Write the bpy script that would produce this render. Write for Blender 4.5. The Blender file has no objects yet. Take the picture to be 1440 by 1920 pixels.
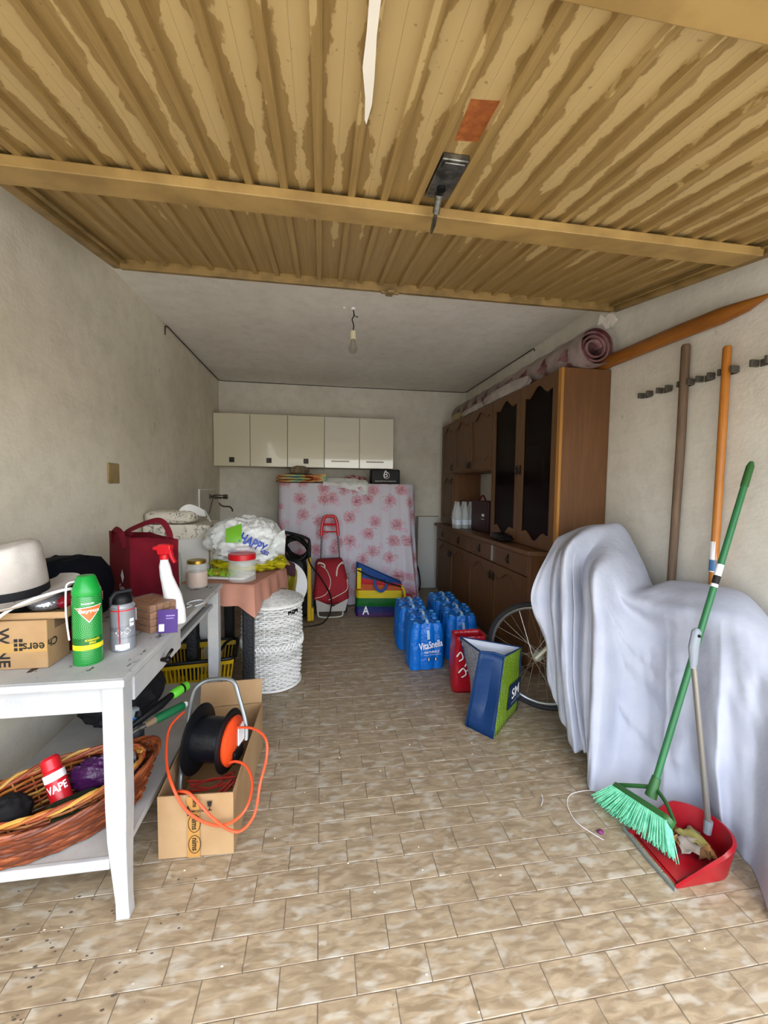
import bpy, math, random
from mathutils import Vector, Matrix, noise
R = math.radians; V = Vector; PI = math.pi
random.seed(11)
S = bpy.context.scene; C = S.collection

# ---------------------------------------------------------------- camera
EYE = 1.36
cam_d = bpy.data.cameras.new('camera'); cam = bpy.data.objects.new('camera', cam_d); C.objects.link(cam)
cam_d.sensor_fit = 'VERTICAL'; cam_d.sensor_height = 24.0; cam_d.lens = 24.0*756/1920
cam_d.clip_start = 0.02; cam_d.clip_end = 200
_p, _y, _r = R(3.34), R(8.88), R(-0.67)
_f = V((math.sin(_y)*math.cos(_p), math.cos(_y)*math.cos(_p), -math.sin(_p)))
_ri = V((math.cos(_y), -math.sin(_y), 0)); _dn = _f.cross(_ri)
_r2 = math.cos(_r)*_ri + math.sin(_r)*_dn; _d2 = -math.sin(_r)*_ri + math.cos(_r)*_dn
_m = Matrix((_r2, -_d2, -_f)).transposed().to_4x4(); _m.translation = V((0, 0, EYE))
cam.matrix_world = _m; S.camera = cam

# ---------------------------------------------------------------- sky, sun, exposure
w = bpy.data.worlds.new('sky'); S.world = w; w.use_nodes = True
wn = w.node_tree.nodes; wl = w.node_tree.links; wn.clear()
sk = wn.new('ShaderNodeTexSky'); sk.sky_type = 'NISHITA'; sk.sun_disc = False
sk.sun_elevation = R(62); sk.sun_rotation = R(160); sk.air_density = 1.0; sk.dust_density = 2.0; sk.ozone_density = 1.0
hs = wn.new('ShaderNodeHueSaturation'); hs.inputs['Saturation'].default_value = 0.55
bg = wn.new('ShaderNodeBackground'); bg.inputs['Strength'].default_value = 0.45
wo = wn.new('ShaderNodeOutputWorld')
wl.new(sk.outputs[0], hs.inputs['Color']); wl.new(hs.outputs[0], bg.inputs[0]); wl.new(bg.outputs[0], wo.inputs[0])
sun_d = bpy.data.lights.new('sun', 'SUN'); sun_d.energy = 5.0; sun_d.angle = R(0.53); sun_d.color = (1.0, 0.96, 0.90)
sun = bpy.data.objects.new('sun', sun_d); C.objects.link(sun)
sun.rotation_euler = V((0.08, 0.20, -0.97)).to_track_quat('-Z', 'Y').to_euler()   # high sun, from outside the garage
sun.location = (-1, -4, 8)
vs = S.view_settings; vs.view_transform = 'Standard'; vs.look = 'None'; vs.gamma = 1.0; vs.use_curve_mapping = False
vs.exposure = 1.37
S.cycles.max_bounces = 10; S.cycles.diffuse_bounces = 7; S.cycles.transparent_max_bounces = 16; S.cycles.sample_clamp_indirect = 6.0

# ---------------------------------------------------------------- mesh helpers
class MB:
    def __init__(s): s.v = []; s.f = []; s.m = []; s.cur = 0
    def add(s, vs, fs, M=None):
        o = len(s.v)
        for p in vs: s.v.append(M @ V(p) if M is not None else V(p))
        for f in fs: s.f.append([i+o for i in f]); s.m.append(s.cur)
        return s
    def box(s, x0, x1, y0, y1, z0, z1, M=None):
        return s.add([(x0,y0,z0),(x1,y0,z0),(x1,y1,z0),(x0,y1,z0),(x0,y0,z1),(x1,y0,z1),(x1,y1,z1),(x0,y1,z1)],
                     [(3,2,1,0),(4,5,6,7),(0,1,5,4),(1,2,6,5),(2,3,7,6),(3,0,4,7)], M)
    def loft(s, rings, caps=True, closed=True, M=None, loop=False):
        n = len(rings[0]); vs = [p for r in rings for p in r]; fs = []
        K = len(rings); rng = K if loop else K-1
        for i in range(rng):
            a = i*n; b = ((i+1) % K)*n
            for j in range(n if closed else n-1):
                k = (j+1) % n; fs.append((a+j, a+k, b+k, b+j))
        if caps and closed and not loop:
            fs.append(tuple(range(n-1, -1, -1))); fs.append(tuple(range((K-1)*n, K*n)))
        return s.add(vs, fs, M)
    def grid(s, P, M=None): return s.loft(P, False, False, M)
    def cyl(s, p0, p1, r0, r1=None, n=16, caps=True, M=None):
        r1 = r0 if r1 is None else r1; p0 = V(p0); p1 = V(p1); q = (p1-p0).to_track_quat('Z', 'Y')
        c = [(math.cos(2*PI*i/n), math.sin(2*PI*i/n)) for i in range(n)]
        return s.loft([[p0+q@V((r0*a, r0*b, 0)) for a, b in c], [p1+q@V((r1*a, r1*b, 0)) for a, b in c]], caps, True, M)
    def tube(s, pts, r, n=8, closed=False, M=None, flat=1.0):
        pts = [V(p) for p in pts]; K = len(pts); rs = r if isinstance(r, (list, tuple)) else [r]*K
        tan = []
        for i in range(K):
            a = pts[i-1] if (i > 0 or closed) else pts[0]; b = pts[(i+1) % K] if (i < K-1 or closed) else pts[-1]
            tan.append((b-a).normalized() if (b-a).length > 1e-9 else V((0,0,1)))
        up = V((0,0,1)) if abs(tan[0].z) < .9 else V((1,0,0))
        nrm = (up - tan[0]*up.dot(tan[0])).normalized(); rings = []
        for i in range(K):
            nrm = nrm - tan[i]*nrm.dot(tan[i])
            nrm = nrm.normalized() if nrm.length > 1e-6 else V((1,0,0)); bi = tan[i].cross(nrm)
            rings.append([pts[i] + rs[i]*(math.cos(2*PI*j/n)*nrm + flat*math.sin(2*PI*j/n)*bi) for j in range(n)])
        return s.loft(rings, not closed, True, M, loop=closed)
    def lathe(s, prof, n=24, M=None, a0=0, a1=2*PI, sx=1, sy=1):
        full = abs(a1-a0-2*PI) < 1e-6; k = n if full else n+1
        rings = [[(sx*r*math.cos(a0+(a1-a0)*i/n), sy*r*math.sin(a0+(a1-a0)*i/n), z) for i in range(k)] for r, z in prof]
        return s.loft(rings, False, full, M)
    def prism(s, poly, z0, z1, M=None):
        n = len(poly)
        return s.add([(x, y, z0) for x, y in poly]+[(x, y, z1) for x, y in poly],
                     [tuple(range(n-1, -1, -1)), tuple(range(n, 2*n))]+[(i, (i+1) % n, n+(i+1) % n, n+i) for i in range(n)], M)
    def sphere(s, c, r, n=14, k=9, sc=(1,1,1), M=None):
        prof = [(max(1e-4, math.sin(PI*i/k)), -math.cos(PI*i/k)) for i in range(k+1)]
        M2 = Matrix.Translation(c) @ Matrix.Diagonal((r*sc[0], r*sc[1], r*sc[2], 1))
        return s.lathe(prof, n, M2 if M is None else M @ M2)
    def build(s, name, mats, parent=None, loc=None, world=False, smooth=True, angle=35, bev=0, solid=0, sub=0, seg=2, kind=None, label=None, off=0):
        me = bpy.data.meshes.new(name)
        vs = s.v
        if world and parent is not None:
            I = RM[parent.name].inverted(); vs = [I @ p for p in vs]
        elif loc is not None and world:
            L = V(loc); vs = [p-L for p in vs]
        me.from_pydata([tuple(p) for p in vs], [], s.f); me.update()
        if not isinstance(mats, (list, tuple)): mats = [mats]
        for m in mats: me.materials.append(m)
        if len(mats) > 1: me.polygons.foreach_set('material_index', s.m)
        if smooth:
            me.polygons.foreach_set('use_smooth', [True]*len(me.polygons)); me.set_sharp_from_angle(angle=R(angle))
        o = bpy.data.objects.new(name, me); C.objects.link(o)
        if parent is not None: o.parent = parent; RM[o.name] = RM[parent.name]
        elif loc is not None: o.location = loc
        if parent is None: RM[o.name] = Matrix.Translation(loc or (0,0,0))
        if solid: md = o.modifiers.new('s', 'SOLIDIFY'); md.thickness = solid; md.offset = off
        if sub: md = o.modifiers.new('u', 'SUBSURF'); md.levels = sub; md.render_levels = sub
        if bev: md = o.modifiers.new('b', 'BEVEL'); md.width = bev; md.segments = seg; md.limit_method = 'ANGLE'; md.angle_limit = R(40)
        if kind: o['kind'] = kind
        if label: o['label'] = label
        return o
RM = {}
def tag(o, label, cat=None, group=None, kind=None):
    o['label'] = label
    if cat: o['category'] = cat
    if group: o['group'] = group
    if kind: o['kind'] = kind
    return o
def thing(name, label, cat, loc=(0,0,0), rz=0, group=None, kind=None, rx=0, ry=0):
    o = bpy.data.objects.new(name, None); C.objects.link(o); o.empty_display_size = .05
    o.location = loc; o.rotation_euler = (rx, ry, rz)
    RM[o.name] = Matrix.Translation(loc) @ o.rotation_euler.to_matrix().to_4x4()
    return tag(o, label, cat, group, kind)
def dup(o, loc=None, rz=None, label=None, parent=None):
    c = o.copy(); C.objects.link(c); c.parent = parent
    if loc is not None: c.location = loc
    if rz is not None: c.rotation_euler = (0, 0, rz)
    if label: c['label'] = label
    for ch in list(o.children): dup(ch, parent=c)
    RM[c.name] = Matrix.Translation(c.location) @ c.rotation_euler.to_matrix().to_4x4()
    return c
def bez(pts, n=8, closed=False):                      # Catmull-Rom through points
    P = [V(p) for p in pts]; K = len(P); out = []
    for i in range(K if closed else K-1):
        if closed: a, b, c, d = P[i-1], P[i], P[(i+1) % K], P[(i+2) % K]
        else: a, b, c, d = P[max(i-1,0)], P[i], P[i+1], P[min(i+2,K-1)]
        for k in range(n):
            t = k/n
            out.append(.5*((2*b)+(-a+c)*t+(2*a-5*b+4*c-d)*t*t+(-a+3*b-3*c+d)*t**3))
    if not closed: out.append(P[-1])
    return out
def frame(o, x, y):                                   # matrix: local x,y along the given directions at o
    x = V(x).normalized(); z = x.cross(V(y)).normalized(); y = z.cross(x)
    M = Matrix((x, y, z)).transposed().to_4x4(); M.translation = V(o); return M
def rrect(w, d, r, k=4):
    pts = []
    for cx, cy, a in ((w/2-r, d/2-r, 0), (-w/2+r, d/2-r, 90), (-w/2+r, -d/2+r, 180), (w/2-r, -d/2+r, 270)):
        for i in range(k+1): t = R(a+90*i/k); pts.append((cx+r*math.cos(t), cy+r*math.sin(t)))
    return pts
_dg = None
def text_mb(body, width=None, height=None, bold=0.0, shear=0.0, align='CENTER'):
    cu = bpy.data.curves.new('txt', 'FONT'); cu.body = body; cu.align_x = align; cu.offset = bold; cu.shear = shear; cu.resolution_u = 3
    ob = bpy.data.objects.new('txt', cu); C.objects.link(ob)
    dg = bpy.context.evaluated_depsgraph_get(); dg.update(); ev = ob.evaluated_get(dg); me = ev.to_mesh()
    mb = MB(); vs = [v.co.copy() for v in me.vertices]; fs = [tuple(p.vertices) for p in me.polygons]
    ev.to_mesh_clear(); bpy.data.objects.remove(ob); bpy.data.curves.remove(cu)
    xs = [v.x for v in vs]; ys = [v.y for v in vs]; w0 = max(xs)-min(xs); h0 = max(ys)-min(ys)
    sx = width/w0 if width else None; sy = height/h0 if height else None
    sx = sx or sy; sy = sy or sx; cx = (max(xs)+min(xs))/2; cy = (max(ys)+min(ys))/2
    mb.add([((v.x-cx)*sx, (v.y-cy)*sy, 0) for v in vs], fs); return mb
def lettering(body, mat_, parent, o, x, y, width=None, height=None, bold=0.0, shear=0.0, name='lettering', warp=None, world=True):
    mb = text_mb(body, width, height, bold, shear)
    if warp: mb.v = [V(warp(p)) for p in mb.v]
    else:
        M = frame(o, x, y); mb.v = [M @ p for p in mb.v]
    return mb.build(name, mat_, parent, world=world, smooth=False)
def can_warp(c, r, ang, z, eps=.0006):                # wrap flat lettering round a vertical cylinder
    return lambda p: (c[0]+(r+eps)*math.cos(ang+p.x/r), c[1]+(r+eps)*math.sin(ang+p.x/r), z+p.y)

# ---------------------------------------------------------------- materials
def newmat(name):
    m = bpy.data.materials.new(name); m.use_nodes = True
    nt = m.node_tree; return m, nt, nt.nodes['Principled BSDF']
def rgb(h):
    if isinstance(h, str):
        c = [int(h[i:i+2], 16)/255 for i in (0, 2, 4)]
        c = [x/12.92 if x <= .04045 else ((x+.055)/1.055)**2.4 for x in c]
        return (*c, 1)
    return (*h, 1) if len(h) == 3 else h
class NT:
    def __init__(s, nt): s.nt = nt
    def n(s, t, **k):
        nd = s.nt.nodes.new('ShaderNode'+t)
        for a, b in k.items():
            if a.startswith('i_'): s.set(nd.inputs[a[2:].replace('_', ' ')] if not a[2:].isdigit() else nd.inputs[int(a[2:])], b)
            else: setattr(nd, a, b)
        return nd
    def set(s, sock, val):
        if hasattr(val, 'links') or isinstance(val, bpy.types.NodeSocket): s.nt.links.new(val, sock)
        else: sock.default_value = val
    def noise(s, vec, scale, detail=3, rough=.55, dist=0):
        nd = s.n('TexNoise'); s.set(nd.inputs['Vector'], vec); nd.inputs['Scale'].default_value = scale
        nd.inputs['Detail'].default_value = detail; nd.inputs['Roughness'].default_value = rough; nd.inputs['Distortion'].default_value = dist
        return nd.outputs['Fac']
    def ramp(s, fac, a, b, c0=(0,0,0,1), c1=(1,1,1,1)):
        nd = s.n('MapRange'); s.set(nd.inputs[0], fac); nd.inputs[1].default_value = a; nd.inputs[2].default_value = b; return nd.outputs[0]
    def mix(s, fac, a, b, mode='MIX'):
        nd = s.n('Mix', data_type='RGBA', blend_type=mode); s.set(nd.inputs[0], fac); s.set(nd.inputs[6], a); s.set(nd.inputs[7], b); return nd.outputs[2]
    def math(s, op, a, b=0.0, c=0.0):
        nd = s.n('Math', operation=op); s.set(nd.inputs[0], a); s.set(nd.inputs[1], b); s.set(nd.inputs[2], c); return nd.outputs[0]
    def mapping(s, vec, scale=(1,1,1), loc=(0,0,0), rot=(0,0,0)):
        nd = s.n('Mapping'); s.set(nd.inputs[0], vec); nd.inputs['Scale'].default_value = scale; nd.inputs['Location'].default_value = loc; nd.inputs['Rotation'].default_value = rot
        return nd.outputs[0]
    def bump(s, h, strength=.2, dist=.01):
        nd = s.n('Bump'); s.set(nd.inputs['Height'], h); nd.inputs['Strength'].default_value = strength; nd.inputs['Distance'].default_value = dist; return nd.outputs[0]
    def pos(s): return s.n('NewGeometry').outputs['Position']
    def obj(s): return s.n('TexCoord').outputs['Object']
def mat(name, col, rough=.6, metal=0, col2=None, nscale=8, nlo=.4, nhi=.65, stretch=(1,1,1), bump=0, bscale=60, bdist=.003, trans=0, alpha=1, ior=1.45, coat=0, sheen=0, spec=.5, emit=0, detail=4):
    m, nt, b = newmat(name); N = NT(nt)
    b.inputs['Base Color'].default_value = rgb(col); b.inputs['Roughness'].default_value = rough; b.inputs['Metallic'].default_value = metal
    b.inputs['Transmission Weight'].default_value = trans; b.inputs['Alpha'].default_value = alpha; b.inputs['IOR'].default_value = ior
    b.inputs['Coat Weight'].default_value = coat; b.inputs['Sheen Weight'].default_value = sheen; b.inputs['Specular IOR Level'].default_value = spec
    vec = None
    if col2 is not None or bump: vec = N.mapping(N.obj(), stretch)
    if col2 is not None:
        nt.links.new(N.mix(N.ramp(N.noise(vec, nscale, detail), nlo, nhi), rgb(col), rgb(col2)), b.inputs['Base Color'])
    if bump: nt.links.new(N.bump(N.noise(vec, bscale, 4), bump, bdist), b.inputs['Normal'])
    return m
def wall_mat(name, base, dark):
    m, nt, b = newmat(name); N = NT(nt); P = N.pos()
    big = N.ramp(N.noise(P, 1.3, 5, .6), .35, .7); fine = N.ramp(N.noise(P, 9, 5, .65), .45, .8)
    spots = N.ramp(N.noise(N.mapping(P, (1,1,.7)), 16, 2, .5), .73, .80)
    c = N.mix(big, rgb(base), rgb(dark)); c = N.mix(N.math('MULTIPLY', fine, .25), c, rgb('8f887a')); c = N.mix(N.math('MULTIPLY', spots, .45), c, rgb('6f685c'))
    nt.links.new(c, b.inputs['Base Color']); b.inputs['Roughness'].default_value = .9
    h = N.math('ADD', N.noise(P, 45, 5, .6), N.math('MULTIPLY', N.noise(N.mapping(P, (1,1,3)), 7, 3), .8))
    nt.links.new(N.bump(h, .35, .006), b.inputs['Normal']); return m
def wood_mat(name, c0, c1, scale=(14,14,1.2), rough=.45, c2=None):
    m, nt, b = newmat(name); N = NT(nt); P = N.mapping(N.pos(), scale)
    g = N.ramp(N.noise(P, 2.2, 6, .6, .6), .3, .72); c = N.mix(g, rgb(c0), rgb(c1))
    g2 = N.ramp(N.noise(N.mapping(P, (6,6,1)), 2.0, 3), .55, .8); c = N.mix(N.math('MULTIPLY', g2, .35), c, rgb(c2 or c0))
    nt.links.new(c, b.inputs['Base Color']); b.inputs['Roughness'].default_value = rough
    nt.links.new(N.bump(g, .08, .002), b.inputs['Normal']); return m
def worn_white(name, base='dcdcd8', under='4a3a30', amount=.70):
    m, nt, b = newmat(name); N = NT(nt); P = N.pos()
    s = N.noise(N.mapping(P, (1.0, .35, 1)), 22, 6, .7); wear = N.ramp(s, amount, amount+.03)
    c = N.mix(N.ramp(N.noise(P, 5, 4), .35, .75), rgb(base), rgb('bcbab4')); c = N.mix(N.math('MULTIPLY', N.ramp(N.noise(N.mapping(P, (30,3,30)), 6, 3), .5, .9), .3), c, rgb('8c8880'))
    c = N.mix(wear, c, rgb(under)); nt.links.new(c, b.inputs['Base Color']); b.inputs['Roughness'].default_value = .55
    nt.links.new(N.bump(N.math('SUBTRACT', N.noise(N.mapping(P, (10,2,10)), 9, 3), wear), .25, .003), b.inputs['Normal']); return m

M_wall = wall_mat('wall_paint', 'dad6ca', 'c9c4b6'); M_wallL = wall_mat('wall_paint_left', 'e0dac8', 'cec7b4'); M_ceil = wall_mat('ceiling_paint', 'e4e0d6', 'd6d1c6')
M_grout = mat('grout', '6f6455', .95, col2='5a5044', nscale=14, bump=.3)
def tile_mat():
    m, nt, b = newmat('tile_glaze'); N = NT(nt); g = N.n('NewGeometry'); P = g.outputs['Position']
    oi = N.n('ObjectInfo').outputs['Random']; isl = g.outputs['Random Per Island']; rnd = N.math('FRACT', N.math('ADD', oi, isl))
    off = N.n('CombineXYZ', i_0=N.math('MULTIPLY', rnd, 37.0), i_1=N.math('MULTIPLY', rnd, 91.0), i_2=0.0).outputs[0]
    q = N.n('VectorMath', operation='ADD'); nt.links.new(P, q.inputs[0]); nt.links.new(off, q.inputs[1]); q = q.outputs[0]
    a = N.ramp(N.noise(N.mapping(q, (11, 34, 1)), 1.25, 3, .5, .9), .36, .66)
    bl = N.ramp(N.noise(N.mapping(q, (13, 30, 1)), 1.0, 2, .5, .3), .52, .68)
    c = N.mix(a, rgb('7d6c54'), rgb('a08f74')); c = N.mix(N.math('MULTIPLY', bl, .75), c, rgb('b0aa9b'))
    c = N.mix(N.math('MULTIPLY', rnd, .22), c, rgb('8f8069'))
    dirt = N.ramp(N.noise(P, 2.2, 6, .7), .5, .8); c = N.mix(N.math('MULTIPLY', dirt, .35), c, rgb('6f6352'))
    sp = N.ramp(N.noise(P, 55, 2, .5), .74, .78); near = N.ramp(N.noise(N.mapping(P, (1,1,1), (3.1,0,0)), 1.6, 2), .5, .62)
    c = N.mix(N.math('MULTIPLY', sp, near), c, rgb('4a4034'))
    nt.links.new(c, b.inputs['Base Color'])
    nt.links.new(N.ramp(N.noise(P, 6, 4), .3, .8), b.inputs['Roughness']); r = N.n('MapRange'); 
    nt.links.new(N.noise(P, 6, 4), r.inputs[0]); r.inputs[3].default_value = .32; r.inputs[4].default_value = .62; nt.links.new(r.outputs[0], b.inputs['Roughness'])
    nt.links.new(N.bump(a, .12, .003), b.inputs['Normal']); return m
M_tile = tile_mat()

# ---------------------------------------------------------------- the room
XL, XR, YB, ZC, YF = -1.26, 1.95, 5.34, 2.68, 0.10
def struct(name, mb, m, label, **k):
    o = mb.build(name, m, smooth=False, **k); o['kind'] = 'structure'; o['label'] = label; return o
struct('wall_left', MB().box(XL-.2, XL, YF, YB, 0, ZC), M_wallL, 'grey-white plastered left garage wall with scuffs')
struct('wall_right', MB().box(XR, XR+.2, YF, YB, 0, ZC), M_wall, 'off-white plastered right wall behind hung poles')
struct('wall_back', MB().box(XL-.2, XR+.2, YB, YB+.2, 0, ZC), M_wall, 'off-white plastered back wall of the garage')
struct('ceiling', MB().box(XL-.2, XR+.2, YF, YB+.2, ZC, ZC+.2), M_ceil, 'white plastered garage ceiling')
struct('wall_front', MB().box(XL-.6, XR+.6, YF-.25, YF, 2.42, 4.2).box(XL-.6, XL-.2, YF-.25, YF, 0, 2.42).box(XR+.2, XR+.6, YF-.25, YF, 0, 2.42), M_wall, 'plastered front wall around the garage opening')
M_drive = mat('driveway_concrete', 'a9a6a0', .9, col2='96938c', nscale=3, bump=.2)
struct('driveway', MB().box(-9, 9, -14, .12, -.25, -.012), M_drive, 'pale concrete driveway outside the garage')

# floor: grout bed with single glazed tiles in running bond
fl = MB().box(XL, XR, .12, YB, -.2, -.002).build('floor', M_grout, smooth=False); fl['kind'] = 'structure'; fl['label'] = 'tiled garage floor of small mottled beige tiles'
PX, PY, G = .21, .0972, .0022
tiles = []
nrow = int((YB-.12)/PY)+2
for j in range(-9, nrow-8):
    y0 = .905+j*PY; y1 = y0+PY
    if y1 < .14 or y0 > YB-.01: continue
    off = .414+(.105 if j % 2 else 0)
    i = -9
    while True:
        x0 = off+i*PX; i += 1
        if x0 > XR-.01: break
        if x0+PX < XL+.01: continue
        tiles.append((max(x0, XL)+G/2, min(x0+PX, XR)-G/2, max(y0, .13)+G/2, min(y1, YB)-G/2))
def px_size(t):
    c = V(((t[0]+t[1])/2, (t[2]+t[3])/2, -EYE)); z = c.dot(_f)
    if z < .3: return -1
    u = 720+756*c.dot(_r2)/z; v = 960+756*c.dot(_d2)/z
    if not (-40 < u < 1480 and v < 1960): return -1
    if c.x < -.62 and c.y < 2.4 and c.y > 1.35: return -1
    if c.x > 1.35 and c.y > 1.2: return -1
    return (756/z)**2*EYE/z*(t[1]-t[0])*(t[3]-t[2])
order = sorted(range(len(tiles)), key=lambda k: -px_size(tiles[k]))
near = set(order[:300]); tmesh = {}
rest = MB()
for k, t in enumerate(tiles):
    wx, wy = t[1]-t[0], t[3]-t[2]; dz = random.uniform(-.0006, .0006)
    b_ = .0012
    vs_ = [(-wx/2,-wy/2,-.006),(wx/2,-wy/2,-.006),(wx/2,wy/2,-.006),(-wx/2,wy/2,-.006),(-wx/2,-wy/2,-b_),(wx/2,-wy/2,-b_),(wx/2,wy/2,-b_),(-wx/2,wy/2,-b_),
           (-wx/2+b_,-wy/2+b_,0),(wx/2-b_,-wy/2+b_,0),(wx/2-b_,wy/2-b_,0),(-wx/2+b_,wy/2-b_,0)]
    fs_ = [(0,1,5,4),(1,2,6,5),(2,3,7,6),(3,0,4,7),(4,5,9,8),(5,6,10,9),(6,7,11,10),(7,4,8,11),(8,9,10,11)]
    cx, cy = (t[0]+t[1])/2, (t[2]+t[3])/2
    if k in near:
        key = (round(wx, 4), round(wy, 4))
        if key not in tmesh:
            me = bpy.data.meshes.new('tile'); me.from_pydata(vs_, [], fs_); me.materials.append(M_tile); tmesh[key] = me
        o = bpy.data.objects.new('tile', tmesh[key]); C.objects.link(o); o.parent = fl; o.location = (cx, cy, dz)
    else: rest.add(vs_, fs_, Matrix.Translation((cx, cy, dz)))
rest.build('far_tiles', M_tile, fl, smooth=False, kind='stuff')
# ---------------------------------------------------------------- up-and-over garage door
def door_paint(name, base='9a7f4c', stain='bfa672', dark='83683a'):
    m, nt, b = newmat(name); N = NT(nt); P = N.obj()
    sx = N.n('SeparateXYZ'); nt.links.new(P, sx.inputs[0]); X, Y = sx.outputs[0], sx.outputs[1]
    u = N.math('ABSOLUTE', N.math('SUBTRACT', N.math('FRACT', N.math('MULTIPLY', N.math('ADD', X, 1.0), 1/.11)), .55))
    cell = N.math('FLOOR', N.math('MULTIPLY', N.math('ADD', X, 1.0), 1/.11))
    cv = N.n('CombineXYZ', i_0=N.math('MULTIPLY', cell, 7.31), i_1=N.math('MULTIPLY', Y, 1.1), i_2=0.0).outputs[0]
    n1 = N.math('ADD', N.math('MULTIPLY', N.noise(cv, 2.2, 3, .5), .9), N.math('MULTIPLY', N.noise(N.mapping(P, (1, .45, 1)), 34, 4, .6), .35))
    t = N.math('ADD', N.math('MULTIPLY_ADD', Y, -.30, n1), N.math('MULTIPLY', u, -.75)); patch = N.ramp(t, .83, .855)
    streak = N.ramp(N.noise(N.mapping(P, (34, 1.2, 1)), 3, 5, .65), .35, .75)
    c = N.mix(streak, rgb(base), rgb(dark)); c = N.mix(N.math('MULTIPLY', patch, .8), c, rgb(stain))
    dots = N.ramp(N.noise(P, 60, 1), .72, .76); c = N.mix(N.math('MULTIPLY', dots, .5), c, rgb('6b5430'))
    nt.links.new(c, b.inputs['Base Color']); b.inputs['Roughness'].default_value = .5
    nt.links.new(N.bump(N.noise(P, 90, 3), .06, .002), b.inputs['Normal']); return m
M_door = door_paint('door_paint'); M_bar = mat('door_frame_paint', 'a88a52', .5, col2='8f7342', nscale=7, bump=.1, bscale=40)
M_barD = mat('door_edge_paint', '8e7342', .5, col2='6e582f', nscale=9, bump=.1)
M_steel = mat('dull_steel', '8f8f8b', .35, .9, col2='55554f', nscale=30); M_black = mat('black_plastic', '0d0d0f', .45, spec=.25); M_rust = mat('rust', '8a4a1c', .8, col2='a8622c', nscale=30, bump=.2)
SL = math.atan(.167)
door = thing('door_1', 'tan corrugated metal up-and-over garage door, raised overhead', None, (0, 2.30, 2.50), 0, None, 'structure', rx=SL)
DL = 2.38
prof = [(-.0545, 0), (-.0150, 0), (-.0125, -.017), (-.004, -.018), (.004, -.018), (.0085, -.016), (.0105, 0), (.055, 0)]
for k in range(26):
    x0 = -1.0+.11*k
    mb = MB(); L = [(x0+a, z) for a, z in prof if -1.001 <= x0+a <= 1.751]
    mb.loft([[(x, -.01, z) for x, z in L], [(x, -DL, z) for x, z in L]], False, False)
    pn = mb.build('panel', M_door, door, smooth=False); md = pn.modifiers.new('s', 'SOLIDIFY'); md.thickness = .0015; md.offset = 1
# frame: inner rail, side rails, two cross bars
def rail(name, *b, m=M_bar, bev=.003): return MB().box(*b).build(name, m, door, smooth=False, bev=bev)
rail('inner_rail', -1.005, 1.755, -.035, .0, -.045, .0, m=M_barD)
rail('side_rail', -1.045, -1.0, -DL, 0, -.04, .012, m=M_barD); rail('side_rail', 1.75, 1.795, -DL, 0, -.04, .012, m=M_barD)
rail('side_lip', -.985, -.965, -DL, -.036, -.026, -.0185, m=M_barD); rail('side_lip', 1.715, 1.735, -DL, -.036, -.026, -.0185, m=M_barD)
rail('cross_bar', -1.06, 1.735, -.91, -.79, -.050, -.0185)
rail('cross_bar', -1.0, 1.75, -1.85, -1.665, -.055, -.0185)
rail('outer_rail', -1.005, 1.755, -DL, -DL+.05, -.045, .0)
hk = MB().box(.355, .395, -.075, .012, -.058, -.0455).build('latch_hook', M_barD, door, bev=.003); MB().box(.325, .425, -.045, -.02, -.056, -.0455).build('latch_plate', M_barD, door, bev=.002)
# lock plate with lever
lk = MB().box(.335, .415, -1.165, -.96, -.020, -.0005).build('lock_plate', M_steel, door, bev=.004)
MB().cyl((.372, -1.03, -.02), (.372, -1.03, -.030), .014, n=12).build('keyhole', M_black, lk)
MB().box(.345, .405, -1.16, -1.135, -.026, -.020).build('plate_lip', M_steel, lk, bev=.002)
mb = MB().cyl((.378, -.985, -.02), (.378, -.955, -.06), .014, .012, n=12).tube([(.378, -.96, -.055), (.380, -.93, -.075), (.382, -.89, -.088)], [.011, .016, .010], 10, flat=.5)
mb.build('lever', M_steel, lk)
MB().prism([(.345,-1.36),(.432,-1.37),(.436,-1.225),(.352,-1.215)], -.0016, -.0004).build('rust_patch', M_rust, door, smooth=False, label='rust-brown bare patch')
P = [(.068,-1.664),(.09,-1.664),(.094,-1.5),(.102,-1.40),(.106,-1.32),(.100,-1.255),(.094,-1.27),(.088,-1.34),(.074,-1.42),(.074,-1.5)]
MB().prism([(x+.01, y) for x, y in P], -.0200, -.0186).build('paint_drip', mat('white_drip', 'efe9dc', .4), door, smooth=False, label='white paint streak')
# small clips along the gap shadows are left open by the bar standing off the ribs
# ---------------------------------------------------------------- furniture: wooden cabinet along the right wall
M_wood = wood_mat('walnut_veneer', '5a3b20', '6d4827', c2='482c14'); M_woodD = wood_mat('walnut_dark', '4d301a', '5c3a20', c2='3c2412'); M_woodE = wood_mat('honey_edge', '9a6a2c', 'b07c38')
M_wood2 = wood_mat('walnut_front', '57391b', '664526', c2='432a12'); M_dglass = mat('smoked_glass', '100806', .12, alpha=.78, spec=.06)
M_iron = mat('dark_iron', '15100d', .45, .6)
def pull(parent, x, y, z, rot=0):                     # small dark drop pull on a backplate, facing -X
    mb = MB()
    mb.prism([(-.009,-.038),(.009,-.038),(.013,-.018),(.007,0),(.013,.02),(.009,.04),(-.009,.04),(-.013,.02),(-.007,0),(-.013,-.018)], 0, .004, frame((x, y, z), (0,-1,0), (0,0,1)))
    mb.tube(bez([(x-.006, y, z+.02), (x-.018, y+.004, z+.005), (x-.016, y, z-.022), (x-.006, y, z-.028)], 4), .004, 6)
    return mb.build('handle', M_iron, parent, world=True)
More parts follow.
